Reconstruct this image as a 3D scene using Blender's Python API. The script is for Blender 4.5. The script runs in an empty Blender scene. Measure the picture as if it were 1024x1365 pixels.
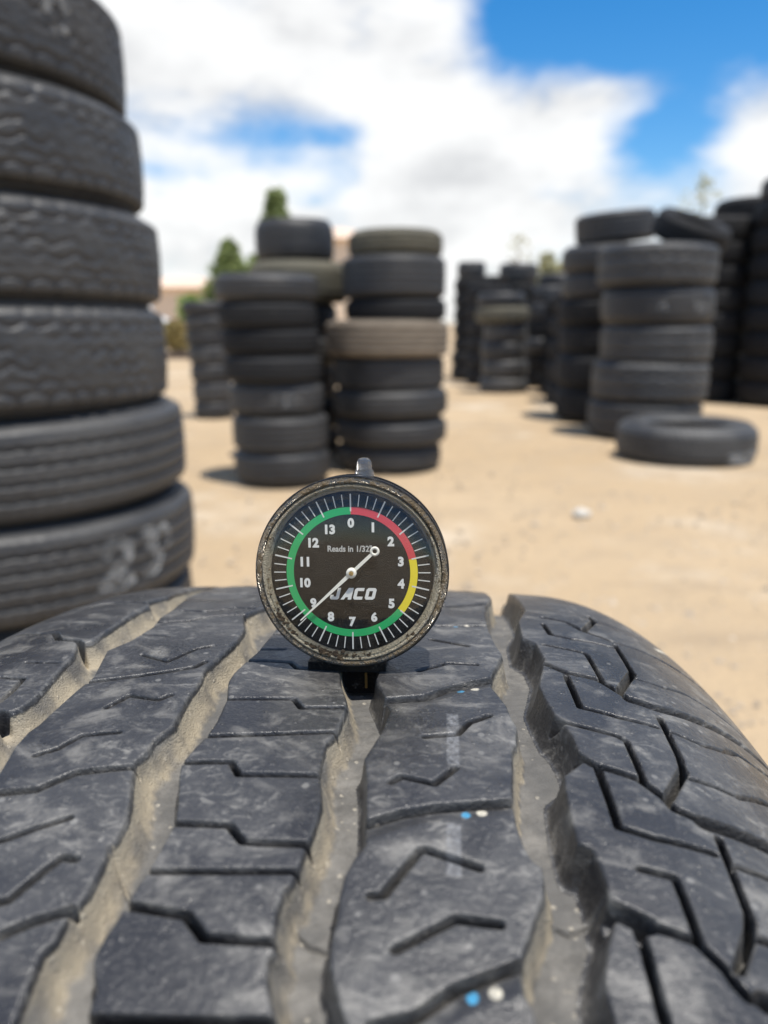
import bpy, bmesh, math, random
import numpy as np
from mathutils import Vector, Matrix

C = bpy.context.scene.collection
SC = bpy.context.scene
R = math.radians

# ------------------------------------------------------------------ camera
EYE = 0.94                                     # lens height above the ground, metres
PITCH = 13.8                                   # tilted down, degrees
cam_d = bpy.data.cameras.new('camera')
cam = bpy.data.objects.new('camera', cam_d); C.objects.link(cam)
cam.location = (0, 0, EYE)
cam.rotation_euler = (R(90 - PITCH), 0, 0)
cam_d.sensor_fit = 'HORIZONTAL'; cam_d.sensor_width = 36; cam_d.lens = 36
cam_d.clip_start = 0.01; cam_d.clip_end = 3000
cam_d.dof.use_dof = True
cam_d.dof.focus_distance = 0.166
cam_d.dof.aperture_fstop = 16
SC.camera = cam

# ------------------------------------------------------------------ exposure and render settings
SC.render.engine = 'CYCLES'
SC.view_settings.view_transform = 'Standard'
SC.view_settings.look = 'None'
SC.view_settings.exposure = 0.38
SC.view_settings.gamma = 1
SC.cycles.use_denoising = True
SC.cycles.max_bounces = 5
SC.cycles.transparent_max_bounces = 12
SC.cycles.caustics_reflective = False
SC.cycles.caustics_refractive = False

# ------------------------------------------------------------------ sun
SUN = Vector((0.175, -0.20, 1.0)).normalized()  # towards the sun: high, right of and a little behind the camera
sun_d = bpy.data.lights.new('sun', 'SUN'); sun_d.energy = 4.4; sun_d.angle = R(0.5); sun_d.color = (1.0, 0.955, 0.88)
sun = bpy.data.objects.new('sun', sun_d); C.objects.link(sun)
sun.location = SUN * 50
sun.rotation_euler = SUN.to_track_quat('Z', 'Y').to_euler()

# ------------------------------------------------------------------ node helper
class N:
    def __init__(s, tree): s.t = tree; s.t.nodes.clear()
    def n(s, kind, ins=None, **props):
        nd = s.t.nodes.new(kind)
        for k, v in props.items(): setattr(nd, k, v)
        for k, v in (ins or {}).items(): s.set(nd.inputs[k], v)
        return nd
    def set(s, sock, v):
        if isinstance(v, bpy.types.NodeSocket): s.t.links.new(v, sock)
        elif isinstance(v, bpy.types.Node): s.t.links.new(v.outputs[0], sock)
        else:
            if sock.type == 'RGBA' and len(v) == 3: v = (*v, 1)
            sock.default_value = v
    def math(s, op, a, b=0.0, c=None, clamp=False):
        nd = s.t.nodes.new('ShaderNodeMath'); nd.operation = op; nd.use_clamp = clamp
        s.set(nd.inputs[0], a); s.set(nd.inputs[1], b)
        if c is not None: s.set(nd.inputs[2], c)
        return nd.outputs[0]
    def ramp(s, v, a, b, lo=0.0, hi=1.0, smooth=True):
        nd = s.n('ShaderNodeMapRange', {'Value': v, 'From Min': a, 'From Max': b, 'To Min': lo, 'To Max': hi})
        if smooth: nd.interpolation_type = 'SMOOTHSTEP'
        return nd.outputs[0]
    def mix(s, f, a, b):
        nd = s.n('ShaderNodeMix', data_type='RGBA')
        s.set(nd.inputs[0], f); s.set(nd.inputs[6], a); s.set(nd.inputs[7], b)
        return nd.outputs[2]
    def noise(s, vec, scale, detail=4, rough=.55, dist=0.0):
        return s.n('ShaderNodeTexNoise', {'Vector': vec, 'Scale': scale, 'Detail': detail, 'Roughness': rough, 'Distortion': dist}).outputs[0]
    def vmap(s, vec, sc=(1, 1, 1), loc=(0, 0, 0)):
        return s.n('ShaderNodeMapping', {'Vector': vec, 'Scale': sc, 'Location': loc}).outputs[0]
    def obj(s): return s.n('ShaderNodeTexCoord').outputs['Object']
    def rand(s): return s.n('ShaderNodeObjectInfo').outputs['Random']
    def attr(s, name): return s.n('ShaderNodeAttribute', attribute_name=name).outputs['Fac']
    def bump(s, h, dist, strength=1.0):
        return s.n('ShaderNodeBump', {'Height': h, 'Distance': dist, 'Strength': strength}).outputs[0]
    def pbr(s, col, rough=.6, normal=None, metal=0.0, spec=.5, **kw):
        b = s.n('ShaderNodeBsdfPrincipled', {'Base Color': col, 'Roughness': rough, 'Metallic': metal, 'Specular IOR Level': spec})
        for k, v in kw.items(): s.set(b.inputs[k.replace('_', ' ')], v)
        if normal is not None: s.set(b.inputs['Normal'], normal)
        return b
    def out(s, sh):
        o = s.n('ShaderNodeOutputMaterial'); s.set(o.inputs[0], sh)

def material(name):
    m = bpy.data.materials.new(name); m.use_nodes = True
    return m, N(m.node_tree)

# ------------------------------------------------------------------ sky: clear blue with broken cumulus
world = bpy.data.worlds.new('World'); SC.world = world; world.use_nodes = True
w = N(world.node_tree)
sky = w.n('ShaderNodeTexSky', sky_type='NISHITA', sun_disc=False, sun_elevation=math.asin(SUN.z),
          sun_rotation=math.atan2(SUN.x, SUN.y), air_density=1.0, dust_density=0.3, ozone_density=3.0)
hsv = w.n('ShaderNodeHueSaturation', {'Saturation': 1.42, 'Value': 1.05, 'Color': sky.outputs[0]})
sky_bg = w.n('ShaderNodeBackground', {'Color': hsv.outputs[0], 'Strength': 0.12})
gen = w.n('ShaderNodeTexCoord').outputs['Generated']
sep = w.n('ShaderNodeSeparateXYZ', {'Vector': gen})
az = w.math('MULTIPLY', w.math('ARCTAN2', sep.outputs[0], sep.outputs[1]), 180 / math.pi)
el = w.math('MULTIPLY', w.math('ARCSINE', sep.outputs[2]), 180 / math.pi)
CLOUD_BANKS = [  # azimuth, elevation, widths (degrees), weight: cloud banks (+) and gaps (-)
    (-9, 17.0, 13, 5.0, 1.0), (-24, 14, 9, 8, .7), (3, 18.5, 5, 4, .5), (17, 19.0, 10, 3.4, -1.25), (8.5, 19.6, 3.2, 3.4, -.75), (-4, 7.5, 9, 2.2, .25), (18.5, 11.6, 3.4, 2.2, -.85), (9, 8.2, 3.2, .8, -.25),
    (-4.5, 12.3, 4.5, .8, -.38), (7, 10.5, 8, 3.4, 1.0), (6, 6.5, 14, 2.6, .5), (14.5, 14.2, 5, 1.7, .8), (27, 11.5, 4.6, 4.2, .95),
    (24, 16.2, 3, 2.0, -.5), (0, 2.5, 70, 5.5, .55), (-15.5, 9.8, 2.4, .7, -.42), (10, 9.0, 2.5, .8, -.3), (-5, 8.3, 2.5, .8, -.25)]
total = 0.02
for a0, e0, sa, se, wt in CLOUD_BANKS:
    dx = w.math('DIVIDE', w.math('SUBTRACT', az, a0), sa)
    dy = w.math('DIVIDE', w.math('SUBTRACT', el, e0), se)
    d2 = w.math('ADD', w.math('MULTIPLY', dx, dx), w.math('MULTIPLY', dy, dy))
    total = w.math('ADD', total, w.math('MULTIPLY', w.math('EXPONENT', w.math('MULTIPLY', d2, -1.0)), wt))
cv = w.vmap(gen, (1, 1, 2.0), (3.1, .7, 2.2))
n1 = w.noise(cv, 5.0, 8, .58, .15)
n2 = w.noise(cv, 2.2, 3, .5)
dens = w.math('ADD', total, w.math('ADD', w.math('MULTIPLY', w.math('SUBTRACT', n1, .5), 2.7), w.math('MULTIPLY', w.math('SUBTRACT', n2, .5), .9)))
mask = w.ramp(dens, -.28, .75)
nl = w.noise(cv, 5.0, 4, .55, .15); nu_ = w.noise(w.n('ShaderNodeVectorMath', {0: cv, 1: (0, 0, .10)}, operation='ADD').outputs[0], 5.0, 4, .55, .15)
shade = w.math('ADD', w.math('MULTIPLY', w.math('SUBTRACT', nu_, nl), 2.4), w.math('MULTIPLY', w.ramp(dens, .6, 2.2), .35))
cloud_col = w.mix(w.ramp(shade, -.25, 1.05), (1.05, 1.05, 1.04), (.60, .607, .62))
cloud_bg = w.n('ShaderNodeBackground', {'Color': cloud_col, 'Strength': .78})
ms = w.n('ShaderNodeMixShader', {0: w.math('MULTIPLY', mask, .97), 1: sky_bg.outputs[0], 2: cloud_bg.outputs[0]})
wo = w.n('ShaderNodeOutputWorld'); w.set(wo.inputs[0], ms)

# ------------------------------------------------------------------ object helpers
def tag(o, label=None, cat=None, group=None, kind=None):
    if label: o['label'] = label
    if cat: o['category'] = cat
    if group: o['group'] = group
    if kind: o['kind'] = kind
    return o

def empty(name, loc=(0, 0, 0), rot=(0, 0, 0), scale=(1, 1, 1)):
    o = bpy.data.objects.new(name, None); C.objects.link(o)
    o.location = loc; o.rotation_euler = rot; o.scale = scale; o.empty_display_size = .05
    return o

def link(name, me, mat=None, parent=None, smooth=True):
    o = bpy.data.objects.new(name, me); C.objects.link(o)
    if mat is not None and not me.materials: me.materials.append(mat)
    if parent is not None: o.parent = parent
    if smooth and len(me.polygons): me.polygons.foreach_set('use_smooth', [True] * len(me.polygons))
    return o

def mesh_from(name, verts, faces):
    me = bpy.data.meshes.new(name)
    me.from_pydata([tuple(v) for v in verts], [], faces); me.update()
    return me

def grid_mesh(name, P, close_u=False, close_v=False, flip=False):
    """P: (nu, nv, 3) array of points -> quad mesh, fast."""
    nu, nv = P.shape[:2]
    iu = np.arange(nu if close_u else nu - 1)[:, None]; iv = np.arange(nv if close_v else nv - 1)[None, :]
    a = iu * nv + iv; b = iu * nv + (iv + 1) % nv; c = ((iu + 1) % nu) * nv + (iv + 1) % nv; d = ((iu + 1) % nu) * nv + iv
    q = np.stack([a, b, c, d] if not flip else [d, c, b, a], -1).reshape(-1, 4).astype(np.int32)
    me = bpy.data.meshes.new(name)
    me.vertices.add(nu * nv); me.vertices.foreach_set('co', P.reshape(-1).astype(np.float32))
    me.loops.add(q.size); me.loops.foreach_set('vertex_index', q.reshape(-1))
    me.polygons.add(len(q)); me.polygons.foreach_set('loop_start', np.arange(0, q.size, 4, dtype=np.int32))
    me.polygons.foreach_set('use_smooth', np.ones(len(q), dtype=bool))
    me.update(calc_edges=True)
    return me

def lathe(name, prof, n=64, axis='Z', close=False, flip=False):
    """prof: (radius, height) points spun round an axis."""
    t = np.linspace(0, 2 * np.pi, n, endpoint=False)[:, None]
    pr = np.array(prof, float); r = pr[None, :, 0]; h = pr[None, :, 1] + 0 * t
    X, Y = r * np.cos(t), r * np.sin(t)
    P = {'Z': (X, Y, h), 'Y': (X, h, Y), 'X': (h, X, Y)}[axis]
    return grid_mesh(name, np.stack(P, -1), close_u=True, close_v=close, flip=flip)

def bm_box(bm, size, loc=(0, 0, 0), bevel=0.0, rot=None):
    r = bmesh.ops.create_cube(bm, size=1)
    vs = r['verts']
    bmesh.ops.scale(bm, vec=size, verts=vs)
    if bevel:
        es = list({e for v in vs for e in v.link_edges})
        rb = bmesh.ops.bevel(bm, geom=es, offset=bevel, segments=2, affect='EDGES', profile=.6)
        vs = list({v for f in rb['faces'] for v in f.verts} | {v for v in vs if v.is_valid})
    if rot is not None: bmesh.ops.rotate(bm, verts=vs, matrix=rot, cent=(0, 0, 0))
    bmesh.ops.translate(bm, vec=loc, verts=vs)

def bm_obj(name, bm, mat, parent=None, smooth=False):
    me = bpy.data.meshes.new(name); bm.normal_update(); bm.to_mesh(me); bm.free()
    return link(name, me, mat, parent, smooth)

def sstep(x, a, b):
    t = np.clip((x - a) / (b - a), 0, 1); return t * t * (3 - 2 * t)

# ------------------------------------------------------------------ materials
def mat_ground():
    m, k = material('sandy_dirt'); p = k.obj()
    big = k.noise(p, .35, 4, .6); mid = k.noise(p, 2.2, 6, .6); fine = k.noise(p, 38, 5, .7)
    col = k.mix(k.ramp(big, .3, .7), (.425, .308, .182), (.515, .388, .246))
    col = k.mix(k.ramp(mid, .45, .70, 0, .75), col, (.40, .305, .20))
    col = k.mix(k.ramp(k.noise(k.vmap(p, (1, 1, 1), (7, 3, 0)), .8, 5, .65), .52, .70, 0, .8), col, (.61, .52, .40))
    col = k.mix(k.ramp(fine, .35, .75, 0, .5), col, (.33, .255, .175))
    rut = k.noise(k.vmap(p, (.55, 2.4, 1), (2, 9, 0)), 1.0, 6, .65, .8)
    col = k.mix(k.ramp(rut, .54, .70, 0, .6), col, (.33, .25, .165))
    vor = k.n('ShaderNodeTexVoronoi', {'Vector': p, 'Scale': 26.0, 'Randomness': 1.0})
    peb = k.math('MULTIPLY', k.ramp(vor.outputs['Distance'], .2, .1), k.ramp(k.noise(p, 3.0, 3), .5, .65))
    col = k.mix(k.math('MULTIPLY', peb, .8), col, (.52, .47, .40))
    h = k.math('ADD', k.math('MULTIPLY', fine, .35), k.math('ADD', k.math('MULTIPLY', mid, .8), k.math('MULTIPLY', peb, .5)))
    k.out(k.pbr(col, .95, k.bump(h, .03), spec=.15)); return m

def mat_rubber(name, base=(.021, .021, .022), dust=(.090, .084, .075), amount=.5, rough=.5, spec=.5):
    m, k = material(name); p = k.obj(); rnd = k.rand()
    loc = k.n('ShaderNodeCombineXYZ', {'X': k.math('MULTIPLY', rnd, 37.0), 'Y': k.math('MULTIPLY', rnd, 11.0), 'Z': 0.0}).outputs[0]
    pp = k.n('ShaderNodeVectorMath', {0: p, 1: loc}, operation='ADD').outputs[0]
    a = k.noise(pp, 3.5, 5, .6); b = k.noise(k.vmap(pp, (1, 1, 5)), 9, 5, .65); c = k.noise(pp, 60, 3, .6)
    f = k.math('MULTIPLY', k.ramp(k.math('ADD', k.math('MULTIPLY', a, .6), k.math('MULTIPLY', b, .4)), .38, .68), k.math('MULTIPLY_ADD', rnd, .7, .5))
    col = k.mix(k.math('MULTIPLY', f, amount), base, dust)
    col = k.mix(k.math('MULTIPLY', rnd, .35), col, (.040, .041, .043))
    r = k.math('MULTIPLY_ADD', f, .22, rough)
    k.out(k.pbr(col, r, k.bump(k.math('ADD', c, k.math('MULTIPLY', b, .5)), .002), spec=spec)); return m

def mat_tread():
    m, k = material('worn_tread_rubber'); p = k.obj()
    dust = k.attr('dust'); wall = k.attr('wall'); blue = k.attr('blue_dot'); cream = k.attr('cream_dot'); strip = k.attr('worn_strip')
    streak = k.noise(k.vmap(p, (52, 88, 88), (.2, 0, 0)), 1.0, 10, .64, 1.2)
    blot = k.noise(p, 42, 5, .6, .5); fine = k.noise(p, 900, 4, .65); grit = k.noise(p, 2600, 2, .6)
    rub = k.mix(k.ramp(blot, .32, .7), (.025, .0245, .0255), (.054, .053, .053))
    slot_shade = k.attr('slot_shade'); base = rub
    rub = k.mix(k.ramp(streak, .49, .78, 0, .8), rub, (.225, .212, .188))
    st2 = k.noise(k.vmap(p, (240, 420, 420)), 1.0, 6, .65, 1.0)
    rub = k.mix(k.math('MULTIPLY', k.ramp(st2, .50, .75, 0, .7), k.ramp(blot, .4, .6)), rub, (.28, .265, .235))
    rub = k.mix(k.ramp(k.noise(k.vmap(p, (1, 1, 1), (.3, .1, 0)), 70, 5, .65), .56, .72, 0, .7), rub, (.21, .198, .175))
    rub = k.mix(k.ramp(fine, .55, .8, 0, .5), rub, (.17, .163, .15))
    rub = k.mix(k.ramp(k.noise(k.vmap(p, (1, 1, 1), (.8, .4, .2)), 26, 4, .55), .56, .74, 0, .75), rub, (.014, .015, .020))
    rub = k.mix(k.math('MULTIPLY', strip, k.ramp(fine, .35, .65, .1, .75)), rub, (.20, .20, .20))
    sp = k.n('ShaderNodeTexVoronoi', {'Vector': p, 'Scale': 330.0})
    speck = k.math('MULTIPLY', k.ramp(sp.outputs['Distance'], .26, .16), k.ramp(k.n('ShaderNodeSeparateColor', {0: sp.outputs['Color']}).outputs[0], .86, .9))
    rub = k.mix(k.math('MULTIPLY', speck, .25), rub, (.42, .40, .36))
    rub = k.mix(slot_shade, rub, (.022, .022, .024))  # clean dark rubber inside the sipes, also painting in their shade
    flo = k.mix(k.ramp(k.noise(p, 160, 5, .7), .3, .7), (.085, .081, .074), (.185, .175, .157))
    flo = k.mix(k.ramp(k.noise(p, 55, 4, .6), .42, .62, 0, .7), flo, (.090, .088, .084))
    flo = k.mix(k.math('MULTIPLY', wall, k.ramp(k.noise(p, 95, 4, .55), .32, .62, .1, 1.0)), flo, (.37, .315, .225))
    gs = k.n('ShaderNodeTexVoronoi', {'Vector': p, 'Scale': 620.0})
    gsp = k.math('MULTIPLY', k.ramp(gs.outputs['Distance'], .34, .2), k.ramp(k.n('ShaderNodeSeparateColor', {0: gs.outputs['Color']}).outputs[1], .80, .88))
    flo = k.mix(k.math('MULTIPLY', gsp, k.ramp(grit, .3, .7, .1, .5)), flo, (.60, .54, .43))
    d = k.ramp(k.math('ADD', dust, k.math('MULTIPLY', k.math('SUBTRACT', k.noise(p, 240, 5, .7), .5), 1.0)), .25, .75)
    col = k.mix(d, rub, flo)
    col = k.mix(k.math('MULTIPLY', blue, k.ramp(fine, .25, .6, .2, .8)), col, (.07, .36, .60))
    col = k.mix(k.math('MULTIPLY', cream, k.ramp(fine, .25, .6, .2, .85)), col, (.72, .66, .52))
    rough = k.math('ADD', k.ramp(blot, .3, .7, .26, .42), k.math('MULTIPLY', d, .42), clamp=True)
    h = k.math('ADD', k.math('MULTIPLY', st2, .12), k.math('ADD', k.math('MULTIPLY', fine, .4), k.math('MULTIPLY', k.math('MULTIPLY', grit, d), .35)))
    h = k.math('ADD', h, k.math('MULTIPLY', gsp, .15))
    k.out(k.pbr(col, rough, k.bump(h, .0007), spec=.5)); return m

def mat_plain(name, col, rough=.5, metal=0.0, vary=.25, scale=40, bump=0.0, spec=.5):
    m, k = material(name); p = k.obj()
    n = k.noise(p, scale, 5, .6)
    c = k.mix(k.ramp(n, .3, .7), tuple(x * (1 - vary) for x in col), tuple(min(1, x * (1 + vary)) for x in col))
    nr = k.bump(k.noise(p, scale * 3, 4, .6), bump) if bump else None
    k.out(k.pbr(c, k.ramp(n, .2, .8, max(.02, rough - .08), rough + .08), nr, metal, spec)); return m

def mat_leaf(name, a, b):
    m, k = material(name)
    n = k.noise(k.obj(), 1.4, 3, .6)
    pr = k.pbr(k.mix(k.ramp(n, .35, .65), a, b), .6, spec=.3)
    tr = k.n('ShaderNodeBsdfTranslucent', {'Color': k.mix(.5, a, b)})
    k.out(k.n('ShaderNodeMixShader', {0: .3, 1: pr.outputs[0], 2: tr.outputs[0]})); return m

def mat_chalk():
    m, k = material('smeared_chalk'); p = k.obj()
    a = k.math('ADD', k.math('MULTIPLY', k.noise(p, 26, 4, .6), .6), k.math('MULTIPLY', k.noise(p, 130, 3, .6), .4))
    d = k.pbr((.46, .47, .47), .95, spec=.1); t = k.n('ShaderNodeBsdfTransparent')
    k.out(k.n('ShaderNodeMixShader', {0: k.ramp(a, .42, .65, .04, .62), 1: t.outputs[0], 2: d.outputs[0]})); return m

M = {
 'ground': mat_ground(),
 'rubber': mat_rubber('weathered_rubber'),
 'dark': mat_rubber('black_shaded_rubber', (.009, .009, .010), (.034, .032, .029), .35, .7, .25),  # black rubber, darkened further to paint in the shade of far and right-hand stacks
 'grey': mat_rubber('greyed_rubber', (.030, .030, .031), (.12, .116, .108), .6, .47),
 'tan': mat_rubber('mud_caked_rubber', (.15, .12, .088), (.30, .25, .19), .9, .85),
 'olive': mat_rubber('olive_dusty_rubber', (.085, .078, .055), (.19, .17, .12), .8, .8),
 'tread': mat_tread(),
 'chalk': mat_chalk(),
 'white_paint': mat_plain('white_paint', (.78, .78, .76), .5, 0, .05, 60),
 'bark': mat_plain('bark', (.12, .085, .06), .9, 0, .4, 6, .02),
 'leaf_dark': mat_leaf('conifer_leaf', (.14, .18, .06), (.26, .31, .11)),
 'leaf_bush': mat_leaf('bush_leaf', (.12, .20, .035), (.25, .33, .06)),
 'leaf_dry': mat_leaf('dry_leaf', (.22, .17, .06), (.36, .28, .11)),
 'leaf_pale': mat_leaf('pale_leaf', (.26, .26, .12), (.40, .37, .20)),
 'stucco': mat_plain('peach_stucco', (.80, .64, .48), .9, 0, .05, 2, .01),
 'roof': mat_plain('clay_roof', (.66, .50, .38), .9, 0, .15, 3, .02),
 'glass_dark': mat_plain('dark_window', (.03, .035, .04), .15, 0, .1, 4),
 'van_white': mat_plain('van_paint', (.80, .80, .79), .3, 0, .03, 3),
 'wood': mat_plain('dark_timber', (.09, .065, .05), .9, 0, .3, 8, .01),
 'stone': mat_plain('white_stone', (.62, .58, .51), .9, 0, .15, 18, .01),
}

# ------------------------------------------------------------------ ground: one sheet to the horizon
def build_ground():
    xs = np.concatenate([-np.geomspace(1500, 12, 24), np.linspace(-10, 10, 81), np.geomspace(12, 1500, 24)])
    ys = np.concatenate([-np.geomspace(1500, 6, 16), np.linspace(-4, 18, 89), np.geomspace(20, 2500, 30)])
    X, Y = np.meshgrid(xs, ys, indexing='ij')
    rng = np.random.default_rng(4)
    Z = np.zeros_like(X)
    for _ in range(26):
        a = rng.uniform(0, 2 * np.pi); f = rng.uniform(.6, 4.0); ph = rng.uniform(0, 6.3)
        Z += np.sin(f * (X * np.cos(a) + Y * np.sin(a)) + ph) * .0035 / f
    Z *= np.exp(-((np.hypot(X, Y - 6) / 40) ** 2))
    o = link('ground', grid_mesh('ground', np.stack([X, Y, Z - .006], -1)), M['ground'])
    tag(o, 'sandy tan dirt yard with pale scuffed patches', 'ground', kind='structure')
    # loose gravel: many small uneven chips in one object
    vs, fs = [], []
    for i in range(3400):
        y = 1.6 + 9.5 * random.random() ** 1.4; x = random.uniform(-.75, .75) * (y + .6)
        s = random.uniform(.004, .014) * (1.6 if random.random() < .08 else 1) * (2.0 if random.random() < .02 else 1)
        b = len(vs); q = [random.uniform(.6, 1.3) for _ in range(6)]
        for (dx, dy, dz), g in zip(((1, 0, 0), (0, 1, 0), (-1, 0, 0), (0, -1, 0), (0, 0, .7), (0, 0, -.5)), q):
            vs.append((x + dx * s * g, y + dy * s * g, dz * s * g))
        for e in range(4):
            fs.append((b + e, b + (e + 1) % 4, b + 4)); fs.append((b + (e + 1) % 4, b + e, b + 5))
    g = link('gravel', mesh_from('gravel', vs, fs), mat_plain('gravel_chips', (.40, .33, .25), .95, 0, .35, 9), smooth=False)
    tag(g, 'loose gravel chips scattered over the dirt yard', 'gravel', kind='stuff')
random.seed(11)
build_ground()

# ------------------------------------------------------------------ tyres of the yard
# unit tyre: radius .4, width .22, axis Z, base at z = 0; instances are scaled
def relief(kind, T, V):
    """groove depth in metres over angle T and width position V (-1..1)."""
    if kind == 'rib':
        h = 0
        for c in (-.52, -.17, .19, .55): h = h + .007 * (1 - sstep(np.abs(V - c - .012 * np.sin(70 * T)), .03, .06))
        return h + .002 * (1 - sstep(np.abs(np.sin(60 * T + 2 * V)), .05, .2)) * (np.abs(V) < .9)
    if kind == 'wavy':
        h = 0
        Tj = T + .018 * np.sin(7 * T + 1) + .012 * np.sin(17 * T + 4 * V)
        for c, a, n, ph, dp in ((-.42, .05, 52, 0, .0035), (-.15, .07, 52, 1.2, .0045), (.14, .07, 52, 2.6, .0045), (.42, .05, 52, .7, .0035)):
            wv = c + a * np.sin(n * Tj + ph) + .02 * np.sin(2 * n * Tj + 1)
            h = h + .8 * dp * (1 - sstep(np.abs(V - wv), .02, .08)) * (.55 + .45 * np.sin(11 * T + 5 * c))
        lobe = .60 + .10 * (1 - np.abs(np.sin(26 * Tj + .8 * np.sign(V))))
        h = h + .0035 * (1 - sstep(np.abs(np.abs(V) - lobe), .02, .07))
        h = h + .0045 * sstep(np.abs(V), lobe, lobe + .1) * (1 - sstep(np.abs(np.sin(26 * Tj + .8 * np.sign(V))), .12, .5))
        return h + .002 * (1 - sstep(np.abs(np.sin(36 * Tj + 3.2 * V)), .06, .3)) * (np.abs(V) < .5)
    if kind == 'block':
        h = 0
        for c in (-.34, .34): h = h + .009 * (1 - sstep(np.abs(V - c - .05 * np.sign(np.sin(22 * T))), .05, .1))
        h = h + .011 * (1 - sstep(np.abs(np.sin(22 * T + 1.6 * V)), .18, .4)) * sstep(np.abs(V), .3, .42)
        return h + .006 * (1 - sstep(np.abs(np.sin(22 * T - 2.2 * V + .8)), .1, .28)) * (1 - sstep(np.abs(V), .3, .38))
    h = .006 * (1 - sstep(np.abs(V), .04, .09))
    for c in (-.45, .45): h = h + .006 * (1 - sstep(np.abs(V - c), .04, .08))
    return h + .004 * (1 - sstep(np.abs(np.sin(35 * T + 4 * np.abs(V))), .1, .3)) * (np.abs(V) > .1)

def tyre_meshes(kind, n, nv, rr=.4, ww=.22):
    hw = ww / 2
    t = np.linspace(0, 2 * np.pi, n, endpoint=False)[:, None]; v = np.linspace(-1, 1, nv)[None, :]
    a = np.abs(v)
    s0, sd = (.45, .034) if kind == 'plain' else (.80, .020)
    r = rr - .005 * a ** 2 - sd * np.clip((a - s0) / (1 - s0), 0, 1) ** 2.2
    rad = r - relief(kind, t, v + 0 * t)
    z = hw * .9 * v + hw + 0 * t
    outer = np.stack([rad * np.cos(t), rad * np.sin(t), z], -1)
    lin = rr - .034 - .012 * v[:, ::-1] ** 2
    inner = np.stack([lin * np.cos(t), lin * np.sin(t), hw + hw * .82 * v[:, ::-1] + 0 * t], -1)
    tread = grid_mesh('tread', np.concatenate([outer, inner], 1), close_u=True, close_v=True)
    prof = [(rr - .0055 - sd, .9), (rr - .010 - sd, .955), (rr - .05, .995), (rr - .068, 1.0), (rr - .072, .985), (rr - .078, 1.0), (rr - .105, .97), (rr - .125, .92),
            (rr - .13, .93), (rr - .136, .90), (rr - .152, .80), (rr - .160, .72), (rr - .158, .64), (rr - .148, .66), (rr - .12, .77), (rr - .08, .83), (rr - .046, .82)]
    top = lathe('sidewall', [(q, hw + hw * s) for q, s in prof], n=max(48, n // 2), close=True, flip=False)
    bot = lathe('sidewall', [(q, hw - hw * s) for q, s in prof], n=max(48, n // 2), close=True, flip=True)
    return tread, top, bot

PROTO = {}
def proto(kind, fine, matkey):
    key = (kind, fine, matkey)
    if key not in PROTO:
        ms = tyre_meshes(kind, *((480, 81) if fine == 2 else (200, 41) if fine else (110, 25)))
        for me in ms: me.materials.append(M[matkey])
        PROTO[key] = ms
    return PROTO[key]

def tyre(label, x, y, z, r, wd, kind='plain', matkey='rubber', fine=0, tilt=(0, 0), spin=0.0, group=None):
    root = empty('used_tyre', (x, y, z), (tilt[0], tilt[1], spin), (r / .4, r / .4, wd / .22))
    tag(root, label, 'tyre', group)
    tr, a, b = proto(kind, fine, matkey)
    for nm, me in (('tread', tr), ('sidewall', a), ('sidewall', b)):
        o = bpy.data.objects.new(nm, me); C.objects.link(o); o.parent = root
    return root

ORD = ['topmost', 'second from the top', 'third from the top', 'fourth from the top', 'fifth from the top', 'sixth from the top', 'seventh from the top', 'eighth from the top', 'ninth from the top']
def stack(where, group, x, y, tyres, z=0.0, fine=0, lean=(0, 0), seed=1):
    """tyres: bottom to top (radius, thickness, dx, dy, kind, material, look)."""
    rnd = random.Random(seed); out = []; n = len(tyres)
    for i, (r, t, dx, dy, kind, mk, look) in enumerate(tyres):
        lab = f"{look}, {ORD[n - 1 - i] if i else 'bottom one'} {where}"
        j = .35 if i else 0
        o = tyre(lab, x + dx + lean[0] * z, y + dy + lean[1] * z, z, r, t * 1.012, kind, mk, fine,
                 (rnd.uniform(-.02, .02) * j * 2, rnd.uniform(-.02, .02) * j * 2), rnd.uniform(0, 6.28), group)
        out.append(o); z += t
    return out

def chalk(parent, strokes, radius, width, name='chalk_mark'):
    """strokes drawn round the tread: lists of (angle, height) in the unit tyre; a thin layer of chalk."""
    vs, fs = [], []
    for st in strokes:
        pts = []
        for (a0, h0), (a1, h1) in zip(st, st[1:]):
            for k in range(6): pts.append((a0 + (a1 - a0) * k / 6, h0 + (h1 - h0) * k / 6))
        pts.append(st[-1]); b0 = len(vs)
        for i, (a, h) in enumerate(pts):
            p, q = pts[max(0, i - 1)], pts[min(len(pts) - 1, i + 1)]
            tx, tz = (q[0] - p[0]) * radius, q[1] - p[1]; L = math.hypot(tx, tz) or 1
            nx, nz = -tz / L, tx / L; wd = width * (.75 + .5 * math.sin(i * 1.7) ** 2)
            for s in (-1, 1):
                aa = a + nx * wd / 2 * s / radius; hh = h + nz * wd / 2 * s
                for rr in (radius - .012, radius): vs.append((rr * math.cos(aa), rr * math.sin(aa), hh))
        for i in range(len(pts) - 1):
            k = b0 + i * 4
            fs += [(k + 1, k + 3, k + 7, k + 5), (k, k + 1, k + 5, k + 4), (k + 2, k + 6, k + 7, k + 3), (k, k + 4, k + 6, k + 2)]
        e = b0 + (len(pts) - 1) * 4; fs += [(b0, b0 + 2, b0 + 3, b0 + 1), (e, e + 1, e + 3, e + 2)]
    return link(name, mesh_from(name, vs, fs), M['chalk'], parent, smooth=False)

W, B_, K, P_ = 'wavy', 'block', 'rib', 'plain'
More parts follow.
